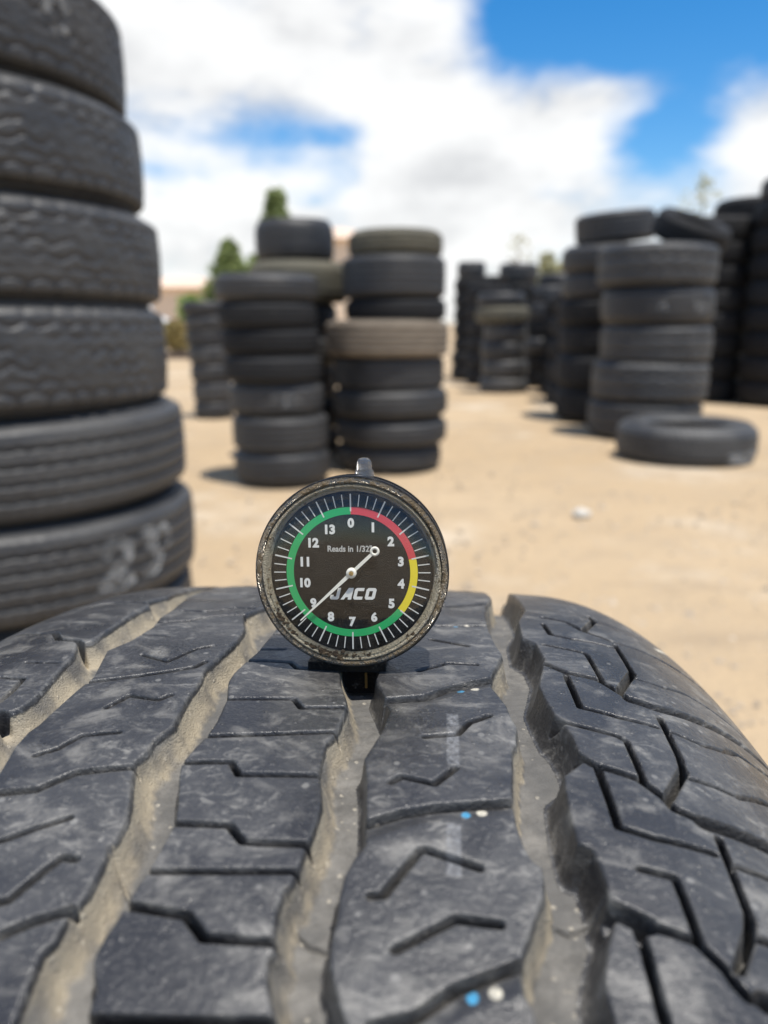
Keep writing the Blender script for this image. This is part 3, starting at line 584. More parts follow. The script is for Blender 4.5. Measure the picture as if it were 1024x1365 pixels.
SLOTS = [
 ([(32.7, -88.4), (22.6, -71.4), (22.8, -66.8), (17.3, -62.7), (16.5, -57.7), (9.7, -49.9)], 1.6, 1),
 ([(50, -49), (55, -57.1), (55.5, -66.4), (52, -76)], 1.8, 0),
 ([(-28.8, -47.5), (-21.4, -54.1), (-20.8, -55.9)], 3, 0),
 ([(2.7, -63.1), (2.4, -54.7)], 0.7, 0),
 ([(-5.2, -64.7), (-5.7, -58.7), (-11.9, -57.9), (-15.9, -58.1)], 0.8, 1),
 ([(-7.6, -43.3), (-4.7, -33.7), (-1.6, -26.1), (0.6, -21.5), (3.5, -20.1)], 1.1, 1),
 ([(-44.3, -40.9), (-43.1, -34.7), (-38.6, -29.9), (-37.4, -24.7), (-36.5, -20.1)], 1.4, 1),
 ([(30.8, -42.7), (31.6, -34.3)], 0.9, 0),
 ([(20.7, -43.1), (19.1, -34.5)], 0.6, 0),
 ([(6.9, -36.5), (3.3, -28.9), (10.7, -24.9), (13.0, -21.3)], 0.8, 0),
 ([(-17.9, -33.7), (-13.0, -30.9), (-14.5, -24.1), (-12.4, -22.1)], 0.9, 1),
 ([(-34.1, -40.1), (-32.1, -36.9), (-27.8, -34.1), (-26.4, -27.3)], 0.8, 0),
 ([(-54.8, -35.1), (-54.1, -33.7), (-51.7, -30.1), (-49.3, -25.7)], 1.0, 0),
 ([(-65.7, -28.7), (-65.2, -27.3), (-60.9, -25.1), (-57.4, -23.1), (-57.5, -20.7)], 1.1, 1),
 ([(-70.7, -25.5), (-68.4, -21.9), (-66.2, -17.1)], 1.5, 1),
 ([(30.6, -42.5), (32.4, -34.7), (36.7, -29.5), (39.0, -20.9)], 0.9, 0),
 ([(4.6, -11.1), (4.6, -4.5), (4.3, -0.3), (1.4, 1.9), (1.7, 11.7)], 0.8, 0),
 ([(-13.5, -10.5), (-12.4, 4.1), (-15.8, 6.3), (-14.8, 15.7)], 0.8, 0),
 ([(-26.9, -10.3), (-25.6, 0.9), (-23.6, 14.9)], 0.8, 0),
 ([(-34.9, -12.1), (-34.1, -2.7), (-37.4, -0.5), (-36.5, 14.1)], 0.9, 0),
 ([(-49.5, -8.1), (-49.3, 1.3), (-52.4, 4.3), (-52.5, 7.1), (-52.2, 14.9)], 1.1, 0),
 ([(-59.1, -9.1), (-58.3, 3.3), (-57.4, 14.1)], 0.8, 0),
 ([(-64.9, -10.1), (-65.9, -0.1), (-69.1, 3.3), (-68.9, 13.5)], 1.3, 0),
 ([(-80.9, -8.9), (-80.1, 4.9), (-79.3, 15.5)], 1.2, 0),
 ([(11.2, -9.5), (11.7, -3.5)], 0.7, 0),
 ([(-10.8, 22.7), (-8.7, 30.9), (-4.4, 35.5), (1.4, 45.1)], 0.9, 1),
 ([(2.8, 28.9), (7.8, 35.3), (7.8, 41.7)], 0.8, 0),
 ([(22.3, 30.9), (19.1, 39.7)], 0.8, 0),
 ([(33.8, 31.9), (36.6, 45.1)], 1.0, 0),
 ([(-23.6, 31.5), (-22.0, 37.7), (-17.9, 39.9), (-14.8, 43.9)], 0.9, 0),
 ([(-37.1, 26.3), (-35.5, 28.1), (-36.8, 33.9), (-32.1, 37.5)], 1.0, 0),
 ([(-47.2, 22.9), (-44.2, 28.7), (-42.4, 34.1), (-39.7, 47.3)], 1.0, 1),
 ([(-60.7, 25.5), (-60.4, 27.3), (-51.9, 32.1)], 1.1, 1),
 ([(-51.9, 32.1), (-51.6, 33.1), (-54.3, 41.3)], 1.3, 0),
 ([(-68.7, 29.7), (-63.3, 37.9)], 1.1, 1),
 ([(-63.3, 37.9), (-63.6, 43.9)], 1.4, 0),
 ([(-78.7, 27.5), (-77.1, 32.9), (-73.1, 38.1), (-68.9, 46.9)], 1.0, 1),
 ([(85.0, 34.5), (90.5, 42.5)], 0.8, 0),
 ([(12.5, 56.1), (7.2, 61.5), (4.8, 68.4), (-0.2, 72.2), (-2.3, 74.0)], 1.4, 0),
 ([(-2.3, 74.0), (-3.0, 79.2), (-1, 87.6), (2, 98), (4, 108), (5, 118)], 3.0, 0),
 ([(50, 61), (46, 67.2), (38.6, 70.4), (34.8, 76.8), (36, 88.2), (38, 101), (40, 118)], 1.6, 0),
 ([(48.9, 60.9), (46.8, 66.6)], 0.8, 0),
 ([(-25.4, 59.3), (-28.3, 62.1), (-31.0, 69.4), (-34.9, 73.0), (-37.3, 74.2)], 1.5, 0),
 ([(-37.3, 74.2), (-38.7, 78.6)], 1.7, 0),
 ([(-38.9, 78.6), (-38.9, 89.4), (-37, 104), (-36, 118)], 3.2, 0),
 ([(-59.3, 59.5), (-61.5, 64.3)], 3.0, 0),
 ([(-61.5, 64.3), (-63.1, 70.8), (-66.7, 73.8), (-68.6, 74.6), (-69.9, 75.6), (-70.0, 78.0)], 1.4, 0),
 ([(42.3, 60.1), (32.2, 61.1), (29.7, 66.0), (28.9, 76.2)], 0.8, 0),
 ([(23.7, 58.3), (19.9, 67.8), (18.6, 68.2), (4.5, 69.2)], 0.7, 0),
 ([(62, 75.2), (54.5, 75.6)], 0.9, 0),
 ([(54.5, 75.6), (39.8, 70.6)], 1.5, 1),
 ([(32.5, 77.2), (13.3, 77.6)], 1.0, 0),
 ([(13.3, 77.6), (0.3, 72.0)], 1.6, 1),
 ([(5.6, 61.5), (-8.9, 62.5), (-11.3, 69.6), (-11.9, 77.0)], 0.9, 0),
 ([(-13.2, 56.3), (-15.3, 58.7), (-18.5, 68.2), (-19.9, 69.6), (-31.3, 70.4)], 0.8, 0),
 ([(-7.1, 78.8), (-21.2, 79.2), (-25.4, 78.8)], 1.1, 0),
 ([(-25.4, 78.8), (-34.6, 73.8)], 1.7, 1),
 ([(10.1, 77.4), (10.6, 83.6), (13.7, 89.8), (14.5, 104)], 0.6, 0),
 ([(-12.1, 80.2), (-12.6, 86), (-10.5, 91), (-7.5, 94), (-7.0, 99), (-4, 106)], 0.7, 0),
 ([(-27.3, 79.4), (-27.0, 84.8), (-27.3, 88.0), (-23.4, 94.6), (-22, 104)], 0.8, 0),
 ([(-29.4, 62.7), (-36.8, 63.3), (-43.7, 63.7), (-45.2, 68.8), (-45.8, 78.2)], 1.0, 0),
 ([(-51.9, 65.4), (-52.7, 70.4), (-56.5, 70.8), (-62.8, 71.2)], 1.0, 0),
 ([(-41.8, 80.2), (-56.9, 80.2)], 1.1, 0),
 ([(-56.9, 80.2), (-59.9, 79.2), (-66.2, 75.6)], 1.5, 1),
 ([(-47.2, 81.4), (-47.1, 88.4), (-45, 97), (-44, 104)], 0.9, 0),
 ([(-62.6, 63.1), (-65.7, 63.5), (-75.0, 63.9)], 1.3, 0),
 ([(-60.4, 80.0), (-60.2, 88), (-57, 97), (-56, 105)], 1.2, 0),
 ([(-70.0, 78.0), (-71, 90), (-70, 104), (-69, 118)], 3.0, 0),
 ([(-30, -56), (-29.5, -63)], 0.7, 0),
 ([(-40, -57), (-41, -66), (-48, -68)], 0.8, 1),
 ([(-53, -55.5), (-56, -63), (-60, -80), (-60, -118)], 2.4, 0),
 ([(-20.8, -55.9), (-23, -64), (-28, -80), (-29, -118)], 2.4, 0),
 ([(32.7, -88.4), (34, -118)], 1.6, 1),
 ([(52, -76), (54, -118)], 1.8, 0),
 ([(-5, -66), (-9, -80), (-9, -100)], 0.8, 0),
 ([(46, -20), (47, -26), (42, -33), (43, -40)], 0.9, 0),
 ([(22, -10), (22, 2), (19, 4), (19, 11)], 0.8, 0),
 ([(35, -9), (35, 14)], 0.8, 0),
 ([(48, -11), (48, 2), (45, 4), (45, 14)], 0.8, 0),
 ([(62, -10), (62, 13)], 0.8, 0),
 ([(54, 24), (58, 34), (66, 45)], 0.9, 1),
 ([(68, 30), (73, 40)], 0.8, 0),
 ([(70, -43), (72, -20)], 0.9, 0),
]
CRACKS = [
 [(-54.9, -16.3), (-57.4, -13.9), (-60.1, -11.3), (-60.4, -9.1)],
 [(-60.7, 13.3), (-63.0, 14.5), (-64.6, 16.7), (-65.4, 20.7)],
 [(-56.7, 50.9), (-58.2, 54.5), (-57.2, 56.7), (-55.9, 58.9)],
]

def drop(s):
    a = np.abs(s); rc, s0, rs = 1360.4, 64.6, 58.0
    e = np.clip(a - s0, 0, rs * .98)
    return rc - np.sqrt(rc * rc - a * a) + rs - np.sqrt(rs * rs - e * e)

def seg_field(U, S, pts, reach, out=None):
    """least distance to a polyline, only near it (U sorted or not: rows are picked by mask)"""
    D = np.full((len(U), len(S)), 1e3) if out is None else out
    for (u0, s0), (u1, s1) in zip(pts, pts[1:]):
        ru = np.nonzero((U > min(u0, u1) - reach) & (U < max(u0, u1) + reach))[0]
        rs_ = np.nonzero((S > min(s0, s1) - reach) & (S < max(s0, s1) + reach))[0]
        if not len(ru) or not len(rs_): continue
        du, ds = u1 - u0, s1 - s0; L2 = du * du + ds * ds or 1e-9
        gu = U[ru][:, None] - u0; gs = S[rs_][None, :] - s0
        t = np.clip((gu * du + gs * ds) / L2, 0, 1)
        d = np.hypot(gu - t * du, gs - t * ds)
        ix = np.ix_(ru, rs_); D[ix] = np.minimum(D[ix], d)
    return D

def Uw_(U): return U[:, None]

def tread_fields(U, S):
    dep = np.zeros((len(U), len(S))); dust = np.zeros_like(dep); wall = np.zeros_like(dep); slot_shade = np.zeros_like(dep)
    jit = .35 * np.sin(U[:, None] * .9 + S[None, :] * .35) * np.sin(U[:, None] * .37 + 1.1) + .22 * np.sin(U[:, None] * 2.3 - S[None, :] * .8)
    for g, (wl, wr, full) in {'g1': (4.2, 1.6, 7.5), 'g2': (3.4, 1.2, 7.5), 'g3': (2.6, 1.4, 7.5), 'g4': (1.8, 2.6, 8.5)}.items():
        eL, eR = EDGES[g + 'L'], EDGES[g + 'R']
        sl = np.interp(U, [q[0] for q in eL][::-1], [q[1] for q in eL][::-1])[:, None]
        sr = np.interp(U, [q[0] for q in eR][::-1], [q[1] for q in eR][::-1])[:, None]
        dl = seg_field(U, S, eL, 6); dr = seg_field(U, S, eR, 6)
        inside = (S[None, :] > sl) & (S[None, :] < sr)
        tl, tr = np.clip(dl / wl + 0 * jit, 0, 1), np.clip(dr / wr, 0, 1)
        d = full * np.minimum(np.sin(tl * np.pi / 2) ** .8, np.sin(tr * np.pi / 2) ** .8)
        d = d - .35 * sstep(d, 4, 7) * (1 + jit)
        dep = np.where(inside, np.maximum(dep, d), dep)
        dd = sstep(d, .6, 2.2) * np.where(dr < wr * 1.15, .25, 1.0)  # dust held back on right-hand walls, painting their shaded side darker
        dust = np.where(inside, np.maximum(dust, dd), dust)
        wall = np.where(inside, np.maximum(wall, (1 - sstep(dl + .6 * jit, wl * .55, wl * 1.0)) * (dl < dr)), wall)  # tan dust on left-hand walls, with their sunlit side painted lighter
        rim = .13 * (1 - sstep(np.minimum(dl, dr) + .25 * jit, 0, .8))
        dep = np.where(inside, dep, np.maximum(dep, rim))
        dust = np.where(inside, dust, np.maximum(dust, .40 * (1 - sstep(dl, 0, 1.6 + jit))))
    for pts, wd, dy in SLOTS:
        d = seg_field(U, S, pts, wd + 5.5)
        full = 6.5 if wd > 1.3 else 6.0 if wd >= .8 else 4.0
        cut = full * (1 - sstep(d, max(.02, wd * .38 - .18), wd * .38 + .11))
        if wd > 2.5: cut = full * .8 * (1 - sstep(d, wd / 2 - .6, wd / 2 + .1))
        rim = .05 * (1 - sstep(d, wd / 2, wd / 2 + .5))
        if dy and len(pts) > 2 and min(q[1] for q in pts) > 18 and max(q[1] for q in pts) < 49 and max(q[1] for q in pts) - min(q[1] for q in pts) > 18:
            up = np.interp(S, [q[1] for q in pts], [q[0] for q in pts])[None, :]
            inr = ((S > pts[0][1]) & (S < pts[-1][1]))[None, :]
            near = (U[:, None] < up) & inr
            ch = 1.15 * np.clip(1 - d / 3.4, 0, 1); dep = np.where(near & (d < 3.4), np.maximum(dep, ch), dep)
            dust = np.where(near & (d < 2.2), np.maximum(dust, .70 * np.clip(1 - d / 2.4, 0, 1)), dust)
        if len(pts) > 1 and abs(pts[-1][1] - pts[0][1]) > 3 and wd < 2:
            q = sorted(pts, key=lambda t: t[1]); up = np.interp(S, [t[1] for t in q], [t[0] for t in q])[None, :]
            lip = (1 - sstep(d, wd * .42 + .25, wd * .42 + 1.0)) * (d > wd * .42) * (Uw_(U) < up)
            dust = np.maximum(dust, lip * (.72 if dy else .45))
        dep = np.maximum(dep, np.maximum(cut, rim))
        dust = np.maximum(dust, (.55 if dy else .0) * (1 - sstep(d, wd / 2 - .1, wd / 2 + .5)))
        slot_shade = np.maximum(slot_shade, (1 - sstep(d, wd * .36 - .05, wd * .36 + .12)) * (.5 if dy else 1.0))
    for pts in CRACKS:
        d = seg_field(U, S, pts, 3)
        dep = dep + 1.1 * (1 - sstep(d, .1, .5))
        dust = np.maximum(dust, .5 * (1 - sstep(d, .5, 1.5)))
    Ug, Sg = U[:, None], S[None, :]
    spot = lambda a, b, ra, rb: 1 - sstep(np.hypot((Ug - a) / ra, (Sg - b) / rb), .7, 1.1)
    blue = sum(spot(a, b, 1.15, .8) for a, b in ((-43.4, 39.3), (-73.9, 40.1), (-5.2, 38.3), (34.3, 36.9)))
    cream = sum(spot(a, b, 1.15, .95) for a, b in ((-42.6, 41.9), (-73.2, 43.1), (-4.1, 41.3), (35.3, 39.9)))
    cream = cream + (1 - sstep(seg_field(U, S, [(52, 92.4), (61, 97)], 4), .5, 1.0))
    strip = (1 - sstep(np.abs(Sg - 36.4 + .02 * Ug), .95, 1.3)) * ((sstep(Ug, -32, -31) * (1 - sstep(Ug, -15.5, -14.7))) + sstep(Ug, -57, -56) * (1 - sstep(Ug, -46.5, -45.5)))
    dep = dep + .018 * jit
    for _ in range(2):
        dep[1:-1] = .25 * dep[:-2] + .5 * dep[1:-1] + .25 * dep[2:]; dep[:, 1:-1] = .25 * dep[:, :-2] + .5 * dep[:, 1:-1] + .25 * dep[:, 2:]
    return dep, dust, wall, np.clip(blue, 0, 1), np.clip(cream, 0, 1), strip, slot_shade

def build_front_tyre():
    Mx = Matrix.Rotation(-HW, 4, 'Z') @ Matrix.Rotation(HL, 4, 'Y')
    base = HC + (Mx.to_3x3() @ Vector((0, 0, -TR / 1000)))
    root = empty('tyre', base, (0, HL, -HW))
    tag(root, 'worn dusty tyre standing upright with the dial gauge on its grooved tread', 'tyre')
    per = 2 * math.pi * TR; tile = per / 10
    U = np.concatenate([np.arange(-90, 114, .17), np.arange(114, per - 90 - 2, 5.0)])
    S = np.concatenate([np.concatenate([np.linspace(-118, -88, 76)[:-1], np.linspace(-88, 92, 880)[:-1], np.linspace(92, 118, 66)])])
    Uw = (U + 92) % tile - 92
    dep, dust, wall, blue, cream, strip, slot_shade = tread_fields(Uw, S)
    edge = 1 - sstep(np.abs(S), 108, 117)
    rad = (TR - drop(S)[None, :] - dep * edge[None, :]) / 1000
    ph = (U / TR)[:, None]
    P = np.stack([np.broadcast_to(S[None, :] / 1000, rad.shape), rad * np.sin(ph), rad * np.cos(ph) + TR / 1000], -1)
    me = grid_mesh('tread', P, close_u=True, flip=True)
    for nm, f in (('dust', dust), ('wall', wall), ('blue_dot', blue), ('cream_dot', cream), ('worn_strip', strip), ('slot_shade', slot_shade)):
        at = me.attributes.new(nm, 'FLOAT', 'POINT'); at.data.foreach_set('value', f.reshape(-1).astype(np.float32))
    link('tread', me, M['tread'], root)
    r0 = (TR - float(drop(np.array([118.0]))[0])) / 1000
    prof = [(r0, .118), (r0 - .012, .1225), (.268, .1265), (.262, .1255), (.255, .1275), (.235, .125), (.218, .116), (.21, .111), (.207, .113), (.203, .108), (.198, .098), (.200, .090), (.212, .094), (.24, .11), (.275, .113), (r0 - .012, .108)]
    for s in (1, -1):
        o = link('sidewall', lathe('sidewall', [(r, h * s) for r, h in prof], 160, 'X', close=True, flip=(s < 0)), M['rubber'], root); o.location.z = TR / 1000
    o = link('inner_liner', lathe('inner_liner', [(r0 - .012, -.108), (.302, -.08), (.306, 0), (.302, .08), (r0 - .012, .108)], 120, 'X', flip=True), M['dark'], root); o.location.z = TR / 1000
    return base
HB = build_front_tyre()
tyre('dark tyre lying flat on the dirt beneath the upright tyre', HC.x, HC.y, 0, .36, HB.z + .046, P_, 'rubber', 1)

# ------------------------------------------------------------------ the dial tread depth gauge (modelled in millimetres, scaled to metres)
def mat_mm(name, col, rough, metal=0.0, dirt=None, amt=0.0, sc=.5, bump=.05, spec=.5):
    m, k = material(name); p = k.obj()
    a = k.noise(p, sc, 6, .65); b = k.noise(p, sc * 5, 4, .65)
    f = k.ramp(k.math('ADD', k.math('MULTIPLY', a, .65), k.math('MULTIPLY', b, .35)), .62 - amt * .3, .70 - amt * .2)
    c = k.mix(f, col, dirt) if dirt else k.mix(k.math('MULTIPLY', b, .3), col, tuple(x * .6 for x in col))
    me = k.math('MULTIPLY', k.math('SUBTRACT', 1.0, f), metal) if dirt else metal
    r = k.math('MULTIPLY_ADD', f, .9 - rough, rough) if dirt else rough
    k.out(k.pbr(c, r, k.bump(b, bump), me, spec)); return m

def mat_crystal():
    m, k = material('scuffed_crystal'); p = k.obj()
    fr = k.n('ShaderNodeLayerWeight', {'Blend': .12}).outputs['Fresnel']
    scr = k.noise(k.vmap(p, (.25, 1, 2.2)), 2.2, 6, .7, .6); sp = k.n('ShaderNodeTexVoronoi', {'Vector': p, 'Scale': 1.7})
    speck = k.math('MULTIPLY', k.ramp(sp.outputs['Distance'], .16, .06), k.ramp(k.n('ShaderNodeSeparateColor', {0: sp.outputs['Color']}).outputs[0], .6, .7))
    haze = k.math('ADD', k.ramp(scr, .45, .8, .006, .07), k.math('MULTIPLY', speck, .35), clamp=True)
    tr = k.n('ShaderNodeBsdfTransparent', {'Color': (.97, .97, .96, 1)})
    gl = k.n('ShaderNodeBsdfGlossy', {'Color': (1, 1, 1, 1), 'Roughness': .06})
    df = k.n('ShaderNodeBsdfDiffuse', {'Color': (.62, .58, .50, 1)})
    s1 = k.n('ShaderNodeMixShader', {0: k.math('MULTIPLY_ADD', fr, .9, .035), 1: tr.outputs[0], 2: gl.outputs[0]})
    k.out(k.n('ShaderNodeMixShader', {0: haze, 1: s1.outputs[0], 2: df.outputs[0]})); return m

GM = {
 'case': mat_mm('black_case', (.012, .012, .013), .32, 0, (.16, .145, .12), .18, .35),
 'bezel': mat_mm('worn_bezel', (.36, .33, .28), .22, .9, (.30, .22, .12), .6, .35, .12),
 'edge': mat_mm('yellowed_crystal_edge', (.80, .72, .54), .28, 0, (.30, .21, .10), .34, .5, .12),
 'rim': mat_mm('dark_metal_rim', (.10, .10, .105), .28, .85, (.24, .21, .17), .3, .5, .06),
 'face': mat_mm('black_dial', (.006, .006, .0055), .6, 0, (.05, .047, .04), .1, .9, .02, .2),
 'white': mat_mm('white_print', (.74, .74, .70), .6, bump=0),
 'dim': mat_mm('dim_print', (.50, .50, .47), .7, bump=0),
 'tick': mat_mm('tick_print', (.66, .66, .62), .6, bump=0),
 'pointer': mat_mm('cream_pointer', (.84, .82, .72), .45, bump=0),
 'red': mat_mm('red_print', (.62, .045, .06), .5, bump=0), 'yellow': mat_mm('yellow_print', (.82, .66, .02), .5, bump=0),
 'green': mat_mm('green_print', (.003, .38, .105), .5, bump=0),
 'chrome': mat_mm('chrome', (.50, .49, .47), .16, 1.0, bump=.01),
 'brass': mat_mm('brass', (.62, .42, .16), .35, .9, bump=.02),
 'soil': mat_mm('dried_soil', (.13, .085, .045), .95, 0, (.30, .23, .14), .4, .8, .2),
 'crystal': mat_crystal(),
}

def text_mesh(txt, height, bold=.02, shear=0.0, space=1.0, rot=0.0):
    cu = bpy.data.curves.new('lettering', 'FONT'); cu.body = txt; cu.align_x = 'CENTER'; cu.align_y = 'CENTER'
    cu.offset = bold; cu.shear = shear; cu.space_character = space; cu.extrude = .01; cu.size = 1; cu.resolution_u = 3
    ob = bpy.data.objects.new('lettering', cu); C.objects.link(ob)
    bpy.context.view_layer.update()
    me = bpy.data.meshes.new_from_object(ob.evaluated_get(bpy.context.evaluated_depsgraph_get()))
    bpy.data.objects.remove(ob); bpy.data.curves.remove(cu)
    co = np.zeros(len(me.vertices) * 3, np.float32); me.vertices.foreach_get('co', co); co = co.reshape(-1, 3)
    lo, hi = co.min(0), co.max(0); co[:, :2] -= (lo + hi)[None, :2] / 2; co[:, :2] *= height / (hi[1] - lo[1])
    return co, [tuple(f.vertices) for f in me.polygons]

def build_gauge():
    dx, dy, dz = (469 - 512) / 1024 * .167, (763 - 682.5) / 1024 * .167, .167    # where the dial's centre lies from the lens
    c, s = math.cos(R(PITCH)), math.sin(R(PITCH))
    centre = Vector((dx, dz * c - dy * s, EYE - dz * s - dy * c))
    rot = (R(-6.0), R(-1.2), R(-4.5))
    Mx = Matrix.Rotation(rot[2], 3, 'Z') @ Matrix.Rotation(rot[1], 3, 'Y') @ Matrix.Rotation(rot[0], 3, 'X')
    HZ = 22.4
    root = empty('depth_gauge', centre - Mx @ Vector((0, 0, HZ)) * .001, rot, (.001,) * 3)
    tag(root, 'round black dial depth gauge with dirty metal rim, standing in the tyre groove', 'gauge')
    def at(o): o.location.z = HZ; return o
    case = at(link('case', lathe('case', [(.01, 9.4), (16, 9.4), (18.6, 9.0), (20.3, 8.0), (20.9, 6.6), (20.9, 5.4), (20.5, 5.0), (20.5, 4.2), (20.9, 3.8), (20.9, .4), (20.3, -.3), (18, -.2), (18, 1.2), (.01, 1.2)], 160, 'Y', flip=False), GM['case'], root))
    bez = at(link('bezel', lathe('bezel', [(20.75, .6), (20.85, -.6), (20.6, -1.4), (20.15, -1.75), (19.75, -1.65), (19.6, -1.35), (19.45, -.9), (19.5, .9), (20.2, .9)], 220, 'Y', close=True), GM['bezel'], root))
    at(link('crystal_edge', lathe('crystal_edge', [(19.43, -1.3), (19.1, -1.5), (18.7, -1.25), (18.2, -.7), (17.85, -.25), (17.77, .3), (17.9, .85), (19.43, .85)], 220, 'Y', close=True), GM['edge'], root))
    link('rim_band', lathe('rim_band', [(20.95, .9), (21.12, .7), (21.12, -.5), (20.9, -.75), (20.86, .9)], 200, 'Y', close=True), GM['rim'], bez)
    face = at(link('dial_face', lathe('dial_face', [(.01, -.02), (17.74, -.02), (17.74, .35), (.01, .35)], 128, 'Y', close=False), GM['face'], root, smooth=False))
    def arc(name, a0, a1, r0, r1, mat):
        n = max(8, int(abs(a1 - a0) / 2)); vs, fs = [], []
        for i in range(n + 1):
            a = R(a0 + (a1 - a0) * i / n)
            for r in (r0, r1): vs += [(r * math.sin(a), -.05, r * math.cos(a)), (r * math.sin(a), -.015, r * math.cos(a))]
        for i in range(n):
            k = i * 4; fs += [(k, k + 2, k + 6, k + 4), (k, k + 4, k + 5, k + 1), (k + 2, k + 3, k + 7, k + 6)]
        return link(name, mesh_from(name, vs, fs), mat, face, smooth=False)
    st = 360 / 14
    arc('red_band', 0, 3 * st, 12.75, 14.35, GM['red']); arc('yellow_band', 3 * st, 5 * st, 12.75, 14.35, GM['yellow']); arc('green_band', 5 * st, 14 * st, 12.75, 14.35, GM['green'])
    vs, fs = [], []
    for i in range(56):
        a = R(i * st / 4); big = i % 4 == 0; r0, r1, hw = (13.4, 17.2, .15) if big else (14.5, 17.1, .105)
        d = Vector((math.sin(a), 0, math.cos(a))); n = Vector((math.cos(a), 0, -math.sin(a))); b = len(vs)
        for r, sg in ((r0, -1), (r0, 1), (r1, 1), (r1, -1)):
            p = d * r + n * hw * sg; vs += [(p.x, -.075, p.z), (p.x, -.02, p.z)]
        fs += [(b, b + 2, b + 4, b + 6), (b, b + 1, b + 3, b + 2), (b + 2, b + 3, b + 5, b + 4), (b + 4, b + 5, b + 7, b + 6), (b + 6, b + 7, b + 1, b)]
    link('scale', mesh_from('scale', vs, fs), GM['tick'], face, smooth=False)
    def letter(name, items, mat):
        vs, fs = [], []
        for (co, f), x, z, sx in items:
            b = len(vs); vs += [(x + q[0] * sx, -.06 - q[2], z + q[1]) for q in co]; fs += [tuple(b + i for i in ff) for ff in f]
        return link(name, mesh_from(name, vs, fs), mat, face, smooth=False)
    nums = []
    for i in range(14):
        a = R(i * st); rr = 11.0 if i < 10 else 10.5
        nums.append((text_mesh(str(i), 2.15, .052), rr * math.sin(a), rr * math.cos(a) - (.1 if i == 0 else 0), 1.0))
    letter('numerals', nums, GM['white'])
    letter('small_lettering', [(text_mesh('Reads in 1/32"', 1.42, .025), -.35, 5.25, .92)], GM['dim'])
    glyphs = [[[(.0, .12), (.12, 0), (.66, 0), (.78, .12), (.78, 1), (.50, 1), (.50, .25), (.28, .25), (.28, .40), (0, .40)]],
              [[(-.06, 0), (.24, 0), (.34, .2), (.56, .2), (.56, 0), (.86, 0), (.86, 1), (.44, 1)]],
              [[(0, .14), (.14, 0), (.80, 0), (.80, .26), (.28, .26), (.28, .74), (.80, .74), (.80, 1), (.14, 1), (0, .86)]],
              [[(0, .14), (.14, 0), (.43, 0), (.43, .26), (.28, .26), (.28, .74), (.43, .74), (.43, 1), (.14, 1), (0, .86)],
               [(.43, 0), (.72, 0), (.86, .14), (.86, .86), (.72, 1), (.43, 1), (.43, .74), (.58, .74), (.58, .26), (.43, .26)]]]
    vs, fs = [], []
    for gi, polys in enumerate(glyphs):
        for q in polys:
            b = len(vs); vs += [(-5.0 + gi * 2.55 + (gx * 2.55 + gz * .65), -.06, -6.05 + gz * 2.6) for gx, gz in q]; fs.append(tuple(range(b, b + len(q))))
    link('maker_lettering', mesh_from('maker_lettering', vs, fs), GM['white'], face, smooth=False)
    # pointer: long tapered arm, hub, short tail ending in a ring
    ap = 227.0; d = Vector((math.sin(R(ap)), 0, math.cos(R(ap)))); n = Vector((d.z, 0, -d.x))
    bm = bmesh.new()
    def slab(pts, y0=-.95, y1=-.72):
        f = [bm.verts.new((p.x, y0, p.z)) for p in pts]; g = [bm.verts.new((p.x, y1, p.z)) for p in pts]
        bm.faces.new(f); bm.faces.new(g[::-1])
        for i in range(len(pts)): j = (i + 1) % len(pts); bm.faces.new((f[j], f[i], g[i], g[j]))
    slab([d * .6 - n * .42, d * .6 + n * .42, d * 15.6 + n * .12, d * 15.6 - n * .12])
    slab([d * -.6 + n * .36, d * -.6 - n * .36, d * -6.25 - n * .34, d * -6.25 + n * .34])
    bmesh.ops.recalc_face_normals(bm, faces=bm.faces)
    ptr = bm_obj('pointer', bm, GM['pointer'], root); at(ptr)
    def ring(name, r0, r1, cen, mat, par, y0=-.98, y1=-.70):
        o = link(name, lathe(name, [(r0, y0), (r1, y0), (r1, y1), (r0, y1)], 40, 'Y', close=True), mat, par, smooth=False); o.location = cen; return o
    ring('pointer_ring', .48, 1.05, d * -7.05, GM['pointer'], ptr)
    ring('pointer_hub', .05, 1.12, (0, 0, 0), GM['pointer'], ptr, -1.1, -.1)
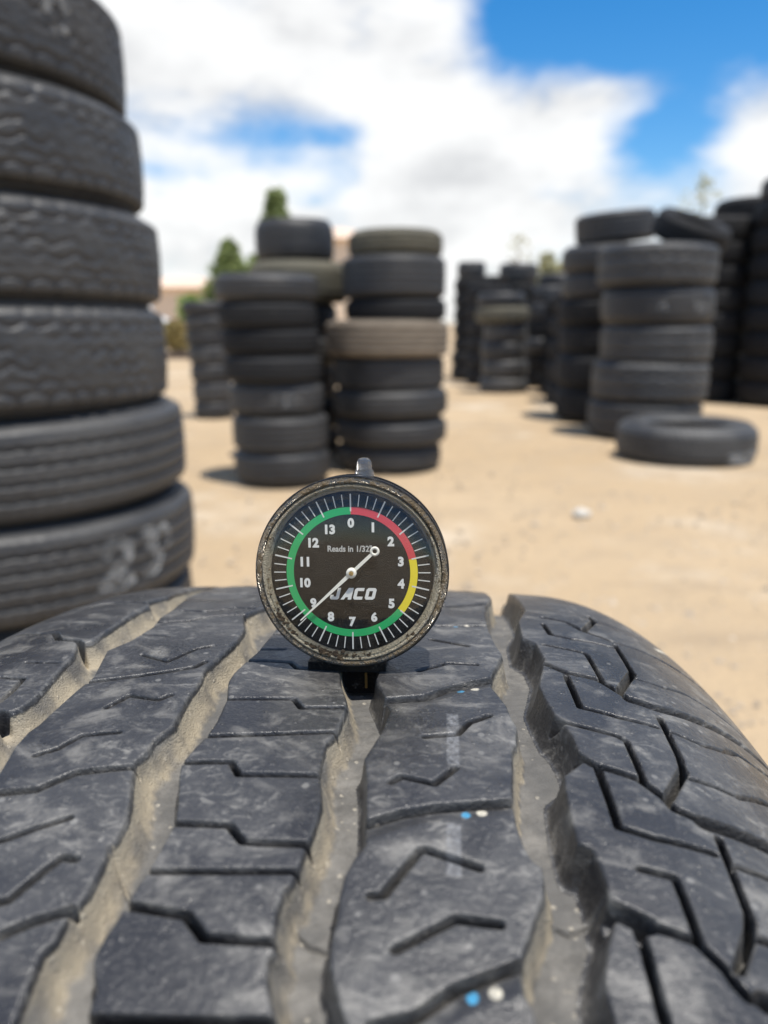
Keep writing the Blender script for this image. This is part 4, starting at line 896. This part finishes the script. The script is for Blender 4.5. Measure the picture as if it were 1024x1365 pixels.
    ring('pivot_pin', .02, .5, (0, 0, 0), GM['brass'], ptr, -1.35, -.9)
    cr = [(.01, -2.75)] + [(18.6 * math.sin(t), -.75 - 2.0 * math.cos(t) ** .75) for t in np.linspace(.1, math.pi / 2 - .001, 24)]
    at(link('crystal', lathe('crystal', cr, 128, 'Y', flip=True), GM['crystal'], root))
    # plunger, base plate, foot and probe
    pl = link('plunger', lathe('plunger', [(.01, 3.9), (.7, 3.8), (1.25, 3.5), (1.55, 3.0), (1.68, 2.4), (1.68, 1.3), (1.95, 1.1), (2.1, .8), (2.1, -1.5), (.01, -1.5)], 40, 'Z'), GM['chrome'], root)
    pl.location = (2.6, 4.6, HZ + 20.8)
    bm = bmesh.new(); bm_box(bm, (17.5, 8.4, 2.4), (-1.6, 4.8, .75), .35); bm_box(bm, (13, 7.0, 2.6), (-1.2, 4.8, 2.6), .3)
    bm_obj('base_plate', bm, GM['case'], root)
    bm = bmesh.new(); bm_box(bm, (7.6, 5.6, 6.4), (1.25, 4.6, -2.6), .7)
    foot = bm_obj('foot', bm, GM['case'], root)
    bm = bmesh.new(); bm_box(bm, (.55, .4, 3.6), (2.55, 1.72, -2.6), .12)
    bm_obj('probe', bm, GM['brass'], foot)
    # dried soil caught in the rim
    rnd = random.Random(7); bm = bmesh.new()
    for i in range(150):
        q = rnd.random()
        a = R(rnd.gauss(193, 12)) if q < .6 else R(rnd.gauss(236, 8)) if q < .85 else R(rnd.uniform(100, 270))
        rr = rnd.gauss(18.7, .38); sz = abs(rnd.gauss(0, .22)) + .10
        res = bmesh.ops.create_icosphere(bm, subdivisions=1, radius=sz)
        y = -1.1 - .25 * rnd.random() if rr > 18.3 else -.75 - .3 * rnd.random()
        for v in res['verts']:
            v.co = Vector((v.co.x * rnd.uniform(.8, 1.7), v.co.y * .8, v.co.z * rnd.uniform(.7, 1.3))) + Vector((rr * math.sin(a), y, rr * math.cos(a)))
    soil = bm_obj('soil_crust', bm, GM['soil'], root); at(soil)
build_gauge()
